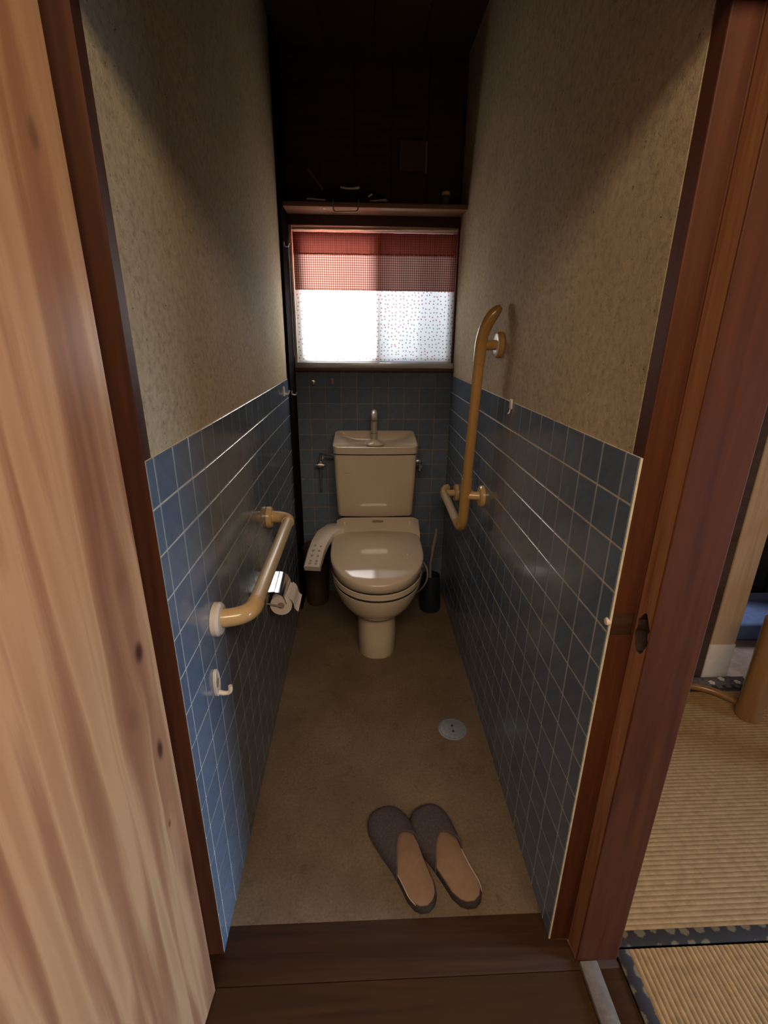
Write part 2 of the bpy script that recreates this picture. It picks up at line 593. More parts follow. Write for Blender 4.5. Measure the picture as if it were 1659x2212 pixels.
def tile_at(parent, axis, flip, base, u0, u1, v0, v1):
    """base = plane of the tile back"""
    g = 0.0034
    wd, ht = (u1 - u0) - g, (v1 - v0) - g
    if wd < 0.004 or ht < 0.004:
        return
    me = tile_mesh(axis, wd, ht, flip)
    o = bpy.data.objects.new('tile', me)
    COL.objects.link(o)
    uc, vc = (u0 + u1) / 2, (v0 + v1) / 2
    o.location = (base, uc, vc) if axis == 'x' else (uc, base, vc)
    o.rotation_euler = (random.uniform(-.0035, .0035), random.uniform(-.0035, .0035), random.uniform(-.0035, .0035))
    o.parent = parent
    return o


def joined_tiles(parent, axis, flip, base, cells):
    mb = MB()
    g, b, t = 0.0034, 0.0010, 0.005
    for (u0, u1, v0, v1) in cells:
        u0 += g / 2; u1 -= g / 2; v0 += g / 2; v1 -= g / 2
        if u1 - u0 < 0.004 or v1 - v0 < 0.004:
            continue
        rs = [[(u0, v0, 0), (u1, v0, 0), (u1, v1, 0), (u0, v1, 0)], [(u0, v0, t - b), (u1, v0, t - b), (u1, v1, t - b), (u0, v1, t - b)],
              [(u0 + b, v0 + b, t), (u1 - b, v0 + b, t), (u1 - b, v1 - b, t), (u0 + b, v1 - b, t)]]

        def P(p):
            u, v, n = p
            return (base + (-n if flip else n), u, v) if axis == 'x' else (u, base - n, v)
        mb.rings([[P(p) for p in r] for r in rs])
    o = mb.obj('tile_field', 'tile', parent, smooth=False)
    o['kind'] = 'stuff'
    return o


def edges(start, first, pitch, end):
    e = [start]
    v = first
    while v < end - 0.001:
        e.append(v)
        v += pitch
    e.append(end)
    return e


P8 = 0.08
# left wall: plaster body + grout bed + tiles
wl = struct(MB().box(XL - 0.14, PL, 0.76, 2.24, -0.06, CEIL).obj('wall_left', 'plaster', smooth=False), 'straw plaster wall over blue tile wainscot')
wlg = MB().box(PL - 0.002, XL - 0.0011, 0.7292, 2.24, 0.0, ZL - 0.0015).obj('grout_bed', 'grout', wl, smooth=False)
rows_l = [ZL - i * P8 for i in range(15)] + [0.0]
cols_l = edges(0.7292, 0.759, P8, 2.24)
for c0, c1 in zip(cols_l, cols_l[1:]):
    for r1, r0 in zip(rows_l, rows_l[1:]):
        tile_at(wl, 'x', False, XL - 0.005, c0, c1, r0, r1)

# right wall
wr = struct(MB().box(PR, XR + 0.14, 0.76, YB + 0.1, -0.06, CEIL).obj('wall_right', 'plaster', smooth=False), 'straw plaster wall over blue tile wainscot')
MB().box(XR + 0.0011, PR + 0.002, 0.7275, YB, 0.0, ZR - 0.0015).obj('grout_bed', 'grout', wr, smooth=False)
rows_r = [ZR - i * P8 for i in range(15)] + [0.0]
cols_r = edges(0.7275, 0.770, P8, YB)
left_over = []
for k, (c0, c1) in enumerate(zip(cols_r, cols_r[1:])):
    for r1, r0 in zip(rows_r, rows_r[1:]):
        if k < 20:
            tile_at(wr, 'x', True, XR + 0.005, c0, c1, r0, r1)
        else:
            left_over.append((c0, c1, r0, r1))
joined_tiles(wr, 'x', True, XR + 0.005, left_over)

# back wall, with the window opening left free
OX0, OX1, OZ0, OZ1 = -0.306, 0.431, 1.222, 1.797
mb = MB()
mb.box(XL - 0.14, XR + 0.02, YB + 0.005, YB + 0.10, -0.06, OZ0 - 0.02)
mb.box(XL - 0.14, OX0 - 0.01, YB + 0.005, YB + 0.10, OZ0 - 0.02, OZ1 + 0.04)
mb.box(OX1 + 0.004, XR + 0.02, YB + 0.005, YB + 0.10, OZ0 - 0.02, OZ1 + 0.04)
mb.box(XL - 0.14, XR + 0.02, YB + 0.005, YB + 0.10, OZ1 + 0.04, CEIL)
wb = struct(mb.obj('wall_back', 'brown_board', smooth=False), 'dark back wall with tiles below the window')
MB().box(XL, XR, YB + 0.0008, YB + 0.006, 0.0, ZB - 0.0015).obj('grout_bed', 'shaded_grout', wb, smooth=False)
q = 0.0769
rows_b = [ZB - i * q for i in range(16)] + [0.0]
cols_b = edges(-0.318, -0.2553, q, XR)
hid = []
for c0, c1 in zip(cols_b, cols_b[1:]):
    for r1, r0 in zip(rows_b, rows_b[1:]):
        cx, cz = (c0 + c1) / 2, (r0 + r1) / 2
        if cz > 0.86 or (cz > 0.42 and not (-0.12 < cx < 0.26)):
            tile_at(wb, 'y', False, YB + 0.005, c0, c1, r0, r1)
        else:
            hid.append((c0, c1, r0, r1))
joined_tiles(wb, 'y', False, YB + 0.005, hid)

# boards of the dark upper back wall
for i in range(5):
    x0 = XL + i * 0.1523
    MB().box(x0 + 0.0015, x0 + 0.1508, YB - 0.004, YB + 0.006, 1.885, CEIL, 0.001, 1).obj('board', 'brown_board', wb, smooth=False)
# kamoi (lintel) above the curtain
MB().box(PL + 0.014, PR, YB - 0.012, YB + 0.006, 1.799, 1.86, 0.002).obj('lintel', 'brown_board', wb)

# ceiling with boards
ce = struct(MB().box(XL - 0.14, XR + 0.14, 0.70, YB + 0.1, CEIL + 0.012, CEIL + 0.06).obj('ceiling', 'ceiling', smooth=False), 'dark board ceiling of the toilet')
for i in range(4):
    x0 = XL - 0.01 + i * 0.1955
    MB().box(x0, x0 + 0.192, 0.74, YB, CEIL, CEIL + 0.014, 0.002, 1).obj('board', 'ceiling', ce, smooth=False)

# corner post
cp = struct(MB().box(-0.46, -0.3175, 2.24, YB + 0.1, -0.02, CEIL, 0.003).obj('trim_1', 'black_wood'), 'black wooden post in the back left corner')

# door frame: right post with its rebate and a broken latch mortise
MBp = MB()
MBp.prism([(0.4395, 0.726), (0.482, 0.726), (0.482, 0.68), (0.579, 0.68), (0.579, 0.80), (0.50, 0.80), (0.50, 0.76), (0.4395, 0.76)], 0.0, 2.42, 0.0025)
post = MBp.obj('trim_2', 'red_wood')
struct(post, 'red brown door post with a broken latch hole')
post.data.materials.append(M['bare_wood'])
post.data.materials.append(M['worn_lit_wood'])
for _p in post.data.polygons:
    if abs(_p.normal.x + 1) < 0.02 and _p.center.y < 0.715:
        _p.material_index = 2


def cut(target, cutter_mesh, mat_index):
    c = bpy.data.objects.new('cutter', cutter_mesh)
    COL.objects.link(c)
    for mm in target.data.materials:
        if mm.name not in [x.name for x in cutter_mesh.materials if x]:
            cutter_mesh.materials.append(mm)
    md = target.modifiers.new('cut', 'BOOLEAN')
    md.operation = 'DIFFERENCE'
    md.object = c
    md.solver = 'EXACT'
    bpy.context.view_layer.update()
    ev = target.evaluated_get(bpy.context.evaluated_depsgraph_get())
    me = bpy.data.meshes.new_from_object(ev)
    target.modifiers.clear()
    target.data = me
    bpy.data.objects.remove(c)
    for p_ in target.data.polygons:
        p_.use_smooth = False


hole = MB()
rng = random.Random(3)
prof = []
for i in range(11):
    a = i / 10
    prof.append((0.078 * a, 0.0200 * (math.sin(PI * min(1, a * 0.92 + 0.06)) ** 0.6) * rng.uniform(0.85, 1.15)))
hole.lathe((0.486, 0.701, 0.829), (0, 0, 1), prof, 12)
cut(post, hole.mesh('hole', 'bare_wood'), 1)
notch = MB().box(0.43, 0.478, 0.71, 0.7295, 0.848, 0.893)
nm = notch.mesh('notch', 'bare_wood')
cut(post, nm, 1)
# worn filler block in the notch
MB().box(0.4402, 0.4775, 0.7265, 0.7365, 0.8485, 0.8925, 0.001).obj('strike_block', 'sill_wood', post)
tag(MB().lathe((0.4395, 0.7335, 0.872), (-1, 0, 0), [(0, 0.0075), (0.004, 0.008), (0.0075, 0.006), (0.0085, 0.0)], 14).obj('bumper_stud', 'hook_cream'),
    'small cream stud at the tile edge beside the broken latch hole', 'stud')

# left jamb
lj = MB().prism([(XL - 0.0006, 0.7268), (-0.363, 0.7268), (-0.363, 0.68), (-0.46, 0.68), (-0.46, 0.76), (PL, 0.76), (PL, 0.729), (XL - 0.0006, 0.729)], 0.0, 2.42, 0.0008).obj('trim_3', 'red_wood')
struct(lj, 'red brown door jamb behind the pine door')
# header over the doorway and wall above it
struct(MB().box(-0.46, 0.579, 0.665, 0.76, 1.74, 1.92, 0.003).obj('trim_4', 'red_wood'), 'door header')
struct(MB().box(PL, PR, 0.70, 0.75, 1.92, CEIL).obj('wall_front', 'plaster', smooth=False))

# threshold and hall floor
sl = struct(MB().box(-0.445, 0.5785, 0.6655, 0.784, -0.05, -0.0005, 0.0015).obj('trim_5', 'sill_wood'), 'dark wooden threshold of the toilet doorway')
hf = struct(MB().box(-2.2, 0.5825, -3.2, 0.80, -0.06, -0.009).obj('floor.001', 'hall_wood', smooth=False), 'brown floorboards of the hall')
for i in range(12):
    y1 = 0.6645 - i * 0.14
    MB().box(-1.6, 0.4865, y1 - 0.1385, y1 - 0.0005, -0.02, 0.0, 0.0012, 1).obj('floorboard', 'hall_wood', hf, smooth=False)
# floor track between hall and tatami room
tr = MB()
tr.box(0.4885, 0.530, -3.2, 0.678, -0.02, 0.008, 0.003)
struct(tr.obj('trim_6', 'track_metal'), 'pale metal floor track beside the tatami')
tr = MB().box(0.5305, 0.583, -3.2, 0.679, -0.05, -0.003, 0.002)
struct(tr.obj('trim_7', 'sill_wood'), 'dark wooden sill along the tatami')

# ------------------------------------------------------------------ tatami room and hall shell
struct(MB().box(0.583, 3.6, -3.2, 3.4, -0.10, -0.045).obj('floor.002', 'brown_board', smooth=False), 'floor under the tatami')


def tatami(x0, x1, y0, y1, along, borders, label):
    z0, z1 = -0.045, 0.0
    t = thing('tatami_mat', ((x0 + x1) / 2, (y0 + y1) / 2, z0), label, 'mat')
    bw = 0.032
    MB().box(x0, x1, y0, y1, z0, z1 - 0.003).obj('core', 'rush', t, smooth=False)
    wx0, wx1, wy0, wy1 = x0, x1, y0, y1
    if 'left' in borders: wx0 += bw
    if 'right' in borders: wx1 -= bw
    if 'near' in borders: wy0 += bw
    if 'far' in borders: wy1 -= bw
    # corrugated rush weave
    bm = bmesh.new()
    pit, amp = 0.0125, 0.0015
    a0, a1 = (wx0, wx1) if along == 'y' else (wy0, wy1)
    b0, b1 = (wy0, wy1) if along == 'y' else (wx0, wx1)
    n = int((a1 - a0) / pit)
    prev = None
    for i in range(n * 5 + 1):
        s = a0 + (a1 - a0) * i / (n * 5)
        z = z1 - 0.0025 + amp * abs(math.sin(PI * i / 5)) ** 0.7
        p = [(s, b0, z), (s, b1, z)] if along == 'y' else [(b0, s, z), (b1, s, z)]
        cur = [bm.verts.new(v) for v in p]
        if prev:
            bm.faces.new((prev[0], prev[1], cur[1], cur[0]))
        prev = cur
    m_ = MB(); m_.bm.free(); m_.bm = bm
    m_.obj('rush_weave', 'rush', t)
    if 'left' in borders: MB().box(x0, x0 + bw, y0, y1, z0 + 0.01, z1 + 0.001, 0.002).obj('cloth_border', 'border', t)
    if 'right' in borders: MB().box(x1 - bw, x1, y0, y1, z0 + 0.01, z1 + 0.001, 0.002).obj('cloth_border', 'border', t)
    if 'near' in borders: MB().box(x0, x1, y0, y0 + bw, z0 + 0.01, z1 + 0.001, 0.002).obj('cloth_border', 'border', t)
    if 'far' in borders: MB().box(x0, x1, y1 - bw, y1, z0 + 0.01, z1 + 0.001, 0.002).obj('cloth_border', 'border', t)
    return t


tatami(0.584, 1.46, -1.06, 0.700, 'y', ('left', 'right'), 'near tatami mat with ribs running towards the viewer, black border at its left edge')
tatami(0.584, 2.30, 0.705, 1.590, 'x', ('near', 'far'), 'far tatami mat with crosswise ribs, black patterned border along its near edge')

# far side of the tatami room as glimpsed past the post
struct(MB().box(1.440, 1.545, 1.652, 1.72, -0.04, 2.42, 0.003).obj('trim_8', 'pale_wood'), 'pale wooden post in the tatami room')
MB().box(1.438, 1.547, 1.650, 1.722, -0.04, 0.155, 0.001).obj('post_wrap', 'pale_wrap', bpy.data.objects['trim_8'])
struct(MB().box(1.0, 1.4385, 1.655, 1.70, -0.04, 2.42, 0.003).obj('trim_9', 'brown_board'), 'dark brown board beside the pale post')
struct(MB().box(0.583, 3.6, 1.592, 3.4, -0.09, -0.03).obj('floor.003', 'rug', smooth=False), 'mauve floor of the room beyond')
tag(MB().box(1.68, 2.35, 1.93, 2.25, -0.03, 0.062, 0.02, 3).obj('floor_cushion', 'blue_cloth'), 'blue folded cushion on the floor behind the pale post', 'cushion')
cb = thing('low_cabinet', (2.1, 2.5, -0.03), 'black low cabinet standing behind the blue cushion', 'cabinet')
MB().box(1.62, 2.75, 2.27, 2.7, -0.03, 0.95, 0.004).obj('carcass', 'cabinet', cb)
for i in range(2):
    d_ = MB().box(1.64 + i * 0.55, 2.17 + i * 0.55, 2.255, 2.272, 0.02, 0.92, 0.003).obj('door', 'cabinet', cb)
    MB().lathe((2.12 + i * 0.10, 2.255, 0.5), (0, -1, 0), [(0, 0.004), (0.01, 0.004), (0.012, 0.011), (0.02, 0.009), (0.022, 0.0)], 12).obj('knob', 'steel', d_)
fr = thing('floral_runner', (1.6, 1.62, -0.03), 'dark runner strip with white flowers at the foot of the pale post', 'runner')
MB().box(1.36, 2.3, 1.594, 1.640, -0.03, 0.002, 0.001).obj('cloth_strip', 'flowercloth', fr)
for i in range(14):
    fx, fy = 1.45 + i * 0.055, 1.606 + (i % 2) * 0.020
    mbf = MB()
    for k in range(5):
        a = 2 * PI * k / 5
        mbf.lathe((fx + 0.0075 * math.cos(a), fy + 0.0075 * math.sin(a), 0.002), (0, 0, 1), [(0, 0.0058), (0.001, 0.0052), (0.0015, 0.0)], 8)
    mbf.obj('flower', 'petal', fr)

# rattan chair of which one leg and the floor ring are in view
rc = thing('rattan_chair', (1.80, 1.36, 0.0), 'brown rattan rocking chair on the far tatami, one thick leg and curved runner in view', 'chair')
ccx, ccy, cr_ = 1.80, 1.36, 0.345
angs = [PI * 0.945, PI * 1.445, PI * 1.945, PI * 0.445]
for k, a in enumerate(angs):
    lx, ly = ccx + cr_ * math.cos(a), ccy + cr_ * math.sin(a)
    lg = MB().tube([(lx, ly, 0.002), (lx, ly, 0.05), (lx, ly, 0.2), (lx, ly, 0.42)], [0.040, 0.041, 0.040, 0.039], 20).obj('leg', 'rattan', rc)
    MB().tube([(lx, ly, 0.0015), (lx, ly, 0.022), (lx, ly, 0.04)], [0.043, 0.0435, 0.0425], 20).obj('foot_cap', 'rattan', lg)
rp = arc((1.462, 1.436, 0.024), (1.425, 1.545, 0.020), (1.325, 1.570, 0.018), 14)
MB().tube(rp, 0.0145, 12).obj('curved_runner', 'rattan', rc)
MB().lathe((ccx, ccy, 0.40), (0, 0, 1), [(0, 0.30), (0.02, 0.33), (0.05, 0.33), (0.07, 0.30), (0.075, 0.0)], 36).obj('seat', 'rattan', rc)
bkp = [(ccx + 0.315 * math.cos(a), ccy + 0.315 * math.sin(a), 0.47 + 0.40 * math.sin((a + PI * 0.15) / (PI * 1.0) * PI) ** 0.5 if 0 < (a + PI * 0.15) < PI else 0.47) for a in [-PI * 0.149 + PI * 0.998 * i / 24 for i in range(25)]]
MB().tube(bkp, 0.016, 12).obj('back_rail', 'rattan', rc)

# enclosing walls and ceiling of hall and tatami room (behind the viewer)
struct(MB().box(-2.3, 3.7, -3.3, -3.2, -0.1, 2.42).obj('wall_hall_rear', 'hall_plaster', smooth=False))
struct(MB().box(-2.3, -2.2, -3.2, 3.4, -0.1, 2.42).obj('wall_hall_left', 'hall_plaster', smooth=False))
struct(MB().box(0.5, 3.7, 3.4, 3.5, -0.1, 2.42).obj('wall_tatami_far', 'hall_plaster', smooth=False))
struct(MB().box(-2.3, -0.46, 0.68, 0.76, -0.06, 2.42).obj('wall_hall_front', 'hall_plaster', smooth=False))
mb = MB()
mb.box(3.6, 3.7, -3.2, -0.55, -0.1, 2.42)
mb.box(3.6, 3.7, 0.35, 3.4, -0.1, 2.42)
mb.box(3.6, 3.7, -0.55, 0.35, -0.1, 0.4)
mb.box(3.6, 3.7, -0.55, 0.35, 2.05, 2.42)
struct(mb.obj('wall_tatami_right', 'hall_plaster', smooth=False))
struct(MB().box(-2.3, 3.7, -3.3, 0.70, 2.42, 2.5).obj('ceiling.001', 'ceiling', smooth=False))
struct(MB().box(0.58, 3.7, 0.70, 3.5, 2.42, 2.5).obj('ceiling.002', 'ceiling', smooth=False))

# ------------------------------------------------------------------ pine door, opened outward along the left
dang = math.atan2(-1.0, -0.10)             # leaf runs from the hinge towards the viewer
dr = thing('door_1', (-0.325, 0.655, 0.0), 'open knotty pine door leaf filling the left edge', 'door')
dr['kind'] = 'structure'
del dr['category']
dr.rotation_euler = (0, 0, dang)
# local x runs along the leaf, local y to its back
leaf = MB().box(0.0, 0.60, -0.034, 0.0, 0.012, 1.79, 0.003, 2)
lo = bpy.data.objects.new('door_leaf', leaf.mesh('door_leaf', 'pine'))
COL.objects.link(lo); lo.parent = dr
kn = MB()
kn.lathe((0.54, 0.0, 0.92), (0, 1, 0), [(0, 0.024), (0.004, 0.024), (0.006, 0.009), (0.03, 0.009), (0.036, 0.022), (0.05, 0.026), (0.06, 0.018), (0.062, 0.0)], 20)
ko = bpy.data.objects.new('door_knob', kn.mesh('door_knob', 'steel')); COL.objects.link(ko); ko.parent = dr

# ------------------------------------------------------------------ window, curtain, shelf
wn = thing('window_1', (0.06, YB + 0.04, OZ0), 'sliding window with frosted panes behind the curtain', 'window')
wn['kind'] = 'structure'
del wn['category']


def ringframe(x0, x1, z0, z1, y0, y1, b, name, mat, parent):
    mb = MB()
    mb.box(x0, x1, y0, y1, z0, z0 + b)
    mb.box(x0, x1, y0, y1, z1 - b, z1)
    mb.box(x0, x0 + b, y0, y1, z0 + b, z1 - b)
    mb.box(x1 - b, x1, y0, y1, z0 + b, z1 - b)
    return mb.obj(name, mat, parent, smooth=False)


ringframe(OX0 - 0.008, OX1 + 0.004, OZ0 - 0.018, OZ1 + 0.006, YB + 0.006, YB + 0.095, 0.022, 'frame', 'aluminium', wn)
for (x0, x1, yy, pm) in ((OX0 + 0.012, 0.085, YB + 0.012, 'pane_a'), (0.045, OX1 - 0.016, YB + 0.034, 'pane_b')):
    sa = ringframe(x0, x1, OZ0 + 0.002, OZ1 - 0.014, yy, yy + 0.02, 0.034, 'sash', 'aluminium', wn)
    MB().box(x0 + 0.032, x1 - 0.032, yy + 0.008, yy + 0.012, OZ0 + 0.03, OZ1 - 0.04).obj('pane', pm, sa, smooth=False)
sc_ = ringframe(0.06, OX1 - 0.016, OZ0 + 0.002, OZ1 - 0.014, YB + 0.08, YB + 0.09, 0.016, 'screen_frame', 'aluminium', wn)
MB().box(0.256, 0.264, YB + 0.08, YB + 0.09, OZ0 + 0.01, OZ1 - 0.02).obj('screen_bar', 'aluminium', sc_, smooth=False)
MB().box(0.07, OX1 - 0.02, YB + 0.084, YB + 0.086, OZ0 + 0.01, OZ1 - 0.02).obj('fly_screen', 'screen', sc_, smooth=False)
# side casings and sill
MB().box(-0.3165, -0.302, YB - 0.012, YB + 0.012, 1.200, 1.80, 0.002).obj('casing', 'cream_frame', wn)
MB().box(0.4285, 0.4385, YB - 0.012, YB + 0.012, 1.200, 1.80, 0.002).obj('casing', 'red_trim', wn)
MB().box(-0.3165, 0.4385, YB - 0.020, YB + 0.014, 1.203, 1.229, 0.003).obj('sill', 'aluminium', wn)
MB().box(-0.3165, 0.4385, YB - 0.024, YB + 0.006, 1.189, 1.2025, 0.002).obj('sill_trim', 'red_trim', wn)

# curtain: three stitched cloths with soft folds
CY = YB - 0.019
ct = thing('cafe_curtain', (0.06, CY, 1.24), 'short curtain with red gingham top and white floral lower panel in the window', 'curtain')


def cloth(name, x0, x1, z0, z1, mat, amp, dy, nx=110, nz=14):
    bm = bmesh.new()
    uvl = bm.loops.layers.uv.new('UVMap')
    g = {}
    for i in range(nx + 1):
        for j in range(nz + 1):
            x = x0 + (x1 - x0) * i / nx
            z = z0 + (z1 - z0) * j / nz
            t = (z - 1.235) / 0.54
            f = 0.45 + 0.55 * t
            y = CY + dy + amp * f * (0.6 * math.sin(x * 47 + 0.6 * math.sin(z * 9)) + 0.4 * math.sin(x * 83 + 1.3 + z * 3))
            if name == 'rod_pocket':
                y += 0.0016 * math.sin(x * 320 + 2 * math.sin(x * 31)) - 0.004 * math.sin(PI * min(1, max(0, (z - 1.73) / 0.04)))
            g[i, j] = bm.verts.new((x, y, z))
    for i in range(nx):
        for j in range(nz):
            f = bm.faces.new((g[i, j], g[i + 1, j], g[i + 1, j + 1], g[i, j + 1]))
            f.smooth = True
            for lp, (a, b) in zip(f.loops, ((i, j), (i + 1, j), (i + 1, j + 1), (i, j + 1))):
                v = g[a, b].co
                lp[uvl].uv = (v.x + 2, v.z)
    me = bpy.data.meshes.new(name)
    bm.to_mesh(me); bm.free()
    me.materials.append(M[mat])
    o = bpy.data.objects.new(name, me)
    COL.objects.link(o)
    o.parent = ct
    o.matrix_parent_inverse = parent_inv(ct)
    return o


cloth('floral_panel', -0.298, 0.424, 1.236, 1.546, 'floral', 0.0035, 0.0)
cloth('gingham_band', -0.298, 0.424, 1.541, 1.690, 'gingham', 0.0035, -0.0012)
cloth('rod_pocket', -0.298, 0.424, 1.685, 1.772, 'pocket', 0.0035, -0.002, 220, 10)
mb = MB().tube([(-0.3, CY + 0.001, 1.7845), (0.427, CY + 0.001, 1.7905)], 0.0062, 14)
tag(mb.obj('curtain_rod', 'rod'), 'cream curtain rod across the top of the window', 'rod')

sh = MB().box(PL + 0.014, PR - 0.001, 2.285, YB - 0.0125, 1.840, 1.858, 0.002).obj('wall_shelf', 'shelf_wood')
tag(sh, 'brown wooden shelf board above the window', 'shelf')

# shelf contents
bg = thing('cloth_bag', (-0.06, 2.33, 1.859), 'black cloth bag with white piping lying on the shelf, handle hanging over the edge', 'bag')
rs = []
NB = 36
for (zz, rx, ry, dz) in ((0.0, 0.10, 0.030, 0.0), (0.004, 0.145, 0.040, 0.010), (0.014, 0.158, 0.042, 0.010), (0.030, 0.150, 0.040, 0.004), (0.046, 0.115, 0.034, 0.0), (0.056, 0.07, 0.024, 0), (0.060, 0.03, 0.010, 0)):
    rs.append([(-0.058 + rx * math.cos(2 * PI * k / NB), 2.335 + ry * math.sin(2 * PI * k / NB), 1.859 + zz + dz * abs(math.cos(2 * PI * k / NB)) ** 3) for k in range(NB)])
MB().rings(rs).obj('body', 'bag_black', bg)
pp = [(-0.058 + 0.162 * math.cos(a), 2.335 + 0.046 * math.sin(a), 1.864 + 0.013 * abs(math.cos(a)) ** 3) for a in [PI * 1.0 + PI * 0.32 * i / 10 for i in range(11)]]
MB().tube(pp, [0.0042 - 0.0015 * i / 10 for i in range(11)], 10).obj('piping', 'bag_white', bg)
pp = [(-0.058 + 0.162 * math.cos(a), 2.335 + 0.046 * math.sin(a), 1.864 + 0.013 * abs(math.cos(a)) ** 3) for a in [PI * 1.70 + PI * 0.28 * i / 10 for i in range(11)]]
MB().tube(pp, [0.002 + 0.0045 * i / 10 for i in range(11)], 10).obj('piping', 'bag_white', bg)
pp = [(-0.083 + 0.078 * i / 8, 2.306 + 0.003 * abs(i - 4) / 4, 1.9095 + 0.006 * ((i - 4) / 4) ** 2) for i in range(9)]
MB().tube(pp, [0.0035] + [0.005] * 7 + [0.0035], 10).obj('top_band', 'bag_white', bg)
MB().tube([(0.03, 2.292, 1.880), (0.040, 2.293, 1.886), (0.046, 2.295, 1.890)], 0.003, 8).obj('tag', 'bag_white', bg)
hp = arc((-0.112, 2.292, 1.866), (-0.112, 2.281, 1.866), (-0.112, 2.2815, 1.850)) + arc((-0.111, 2.2815, 1.832), (-0.109, 2.2815, 1.823), (-0.100, 2.2815, 1.8225)) \
    + arc((-0.024, 2.2815, 1.825), (-0.013, 2.2815, 1.825), (-0.012, 2.2815, 1.836)) + arc((-0.0105, 2.2815, 1.851), (-0.010, 2.281, 1.867), (-0.010, 2.292, 1.867))
MB().tube(hp, 0.0026, 8).obj('handle', 'brush_handle', bg)
tag(MB().tube([(-0.125, 2.40, 1.874), (-0.16, 2.415, 1.93), (-0.225, 2.4265, 2.01)], [0.006, 0.0055, 0.005], 10).obj('leaning_stick', 'brush_handle'),
    'thin stick leaning on the dark wall behind the black bag', 'stick')
jr = thing('small_jar', (0.355, 2.345, 1.859), 'small greenish jar at the right end of the shelf', 'jar')
MB().lathe((0.355, 2.345, 1.859), (0, 0, 1), [(0, 0.018), (0.003, 0.021), (0.034, 0.021), (0.040, 0.017), (0.043, 0.0)], 20).obj('body', 'jar_glass', jr)
MB().lathe((0.355, 2.345, 1.9015), (0, 0, 1), [(0, 0.0175), (0.012, 0.0175), (0.014, 0.015), (0.0145, 0.0)], 20).obj('lid', 'rod', jr)
pn = thing('wall_panel', (0.221, YB - 0.006, 2.007), 'brown square panel on the dark wall above the shelf', 'panel')
MB().box(0.163, 0.280, YB - 0.022, YB - 0.0042, 2.007, 2.115, 0.003).obj('plate', 'note', pn)
MB().box(0.272, 0.280, YB - 0.024, YB - 0.022, 1.995, 2.11, 0.0008).obj('edge_strip', 'brush_handle', pn)

# ------------------------------------------------------------------ toilet
TX = 0.061
tl = thing('toilet', (TX, 1.98, 0.0), 'ivory ceramic toilet with closed lid, side control panel and hand basin tank', 'toilet')


def dring(z, cy, hw, front, back, n=48, ex=2.1, cx=TX, slope=0.0, bex=5.0):
    """D shaped ring: rounded to the front (-y), squarer at the back"""
    pts = []
    for k in range(n):
        a = 2 * PI * k / n
        c, s = math.cos(a), math.sin(a)
        e = ex if s < 0 else bex
        x = hw * math.copysign(abs(c) ** (2 / e), c)
        y = (front if s < 0 else back) * math.copysign(abs(s) ** (2 / e), s)
        pts.append((cx + x, cy + y, z + slope * (y + cy - 1.70)))
    return pts


# bowl and pedestal
MB().rings([
    dring(0.0, 1.95, 0.086, 0.140, 0.32, ex=2.6), dring(0.005, 1.95, 0.088, 0.142, 0.32, ex=2.6),
    dring(0.10, 1.95, 0.087, 0.140, 0.32, ex=2.6), dring(0.185, 1.95, 0.086, 0.138, 0.32, ex=2.5), dring(0.200, 1.95, 0.090, 0.144, 0.32),
    dring(0.210, 1.95, 0.102, 0.160, 0.32), dring(0.222, 1.95, 0.122, 0.184, 0.32), dring(0.245, 1.95, 0.148, 0.211, 0.32), dring(0.275, 1.95, 0.170, 0.231, 0.32),
    dring(0.315, 1.95, 0.187, 0.246, 0.32), dring(0.338, 1.95, 0.194, 0.252, 0.32), dring(0.346, 1.95, 0.195, 0.253, 0.32, slope=0.05),
    dring(0.349, 1.95, 0.190, 0.248, 0.315, slope=0.05)]).obj('bowl', 'ceramic', tl, angle=60)
# floor bolts caps
for sx in (-1, 1):
    MB().lathe((TX + sx * 0.080, 2.12, 0.055), (sx, 0, 0), [(0.0, 0.013), (0.012, 0.013), (0.018, 0.008), (0.019, 0)], 14).obj('bolt_cap', 'ceramic', tl)
SL = 0.085
# near-black rings stand in for the shade in the seat gaps
MB().rings([dring(0.3465, 1.95, 0.1935, 0.2515, 0.20, slope=0.05), dring(0.3595, 1.95, 0.1935, 0.2515, 0.20, slope=SL)]).obj('gap_shade_ring', 'dark_gap', tl)
MB().rings([dring(0.3585, 1.95, 0.196, 0.254, 0.18, slope=SL), dring(0.3600, 1.95, 0.1995, 0.2575, 0.18, slope=SL), dring(0.3815, 1.95, 0.2005, 0.2585, 0.18, slope=SL),
            dring(0.3840, 1.95, 0.197, 0.255, 0.18, slope=SL)]).obj('seat', 'ivory_plastic', tl, angle=50)
MB().rings([dring(0.383, 1.95, 0.1965, 0.2545, 0.17, slope=SL), dring(0.3955, 1.95, 0.1965, 0.2545, 0.17, slope=SL)]).obj('gap_shade_ring', 'dark_gap', tl)


# lid: gently domed, drooping to the front
def lid_r(k, zo, dome=True):
    pts = []
    for x, y, z in dring(0.0, 1.95, 0.203 * k, 0.260 * k, 0.160 * (0.9 + 0.1 * k) * min(1, k * 1.6), bex=9.0):
        fy = max(0.0, (1.93 - y) / 0.24)
        h = 0.026 * (1 - fy ** 2) - 0.014 * ((x - TX) / 0.203) ** 2 if dome else 0.0
        pts.append((x, y, zo + SL * (y - 1.70) + max(h, -0.006)))
    return pts


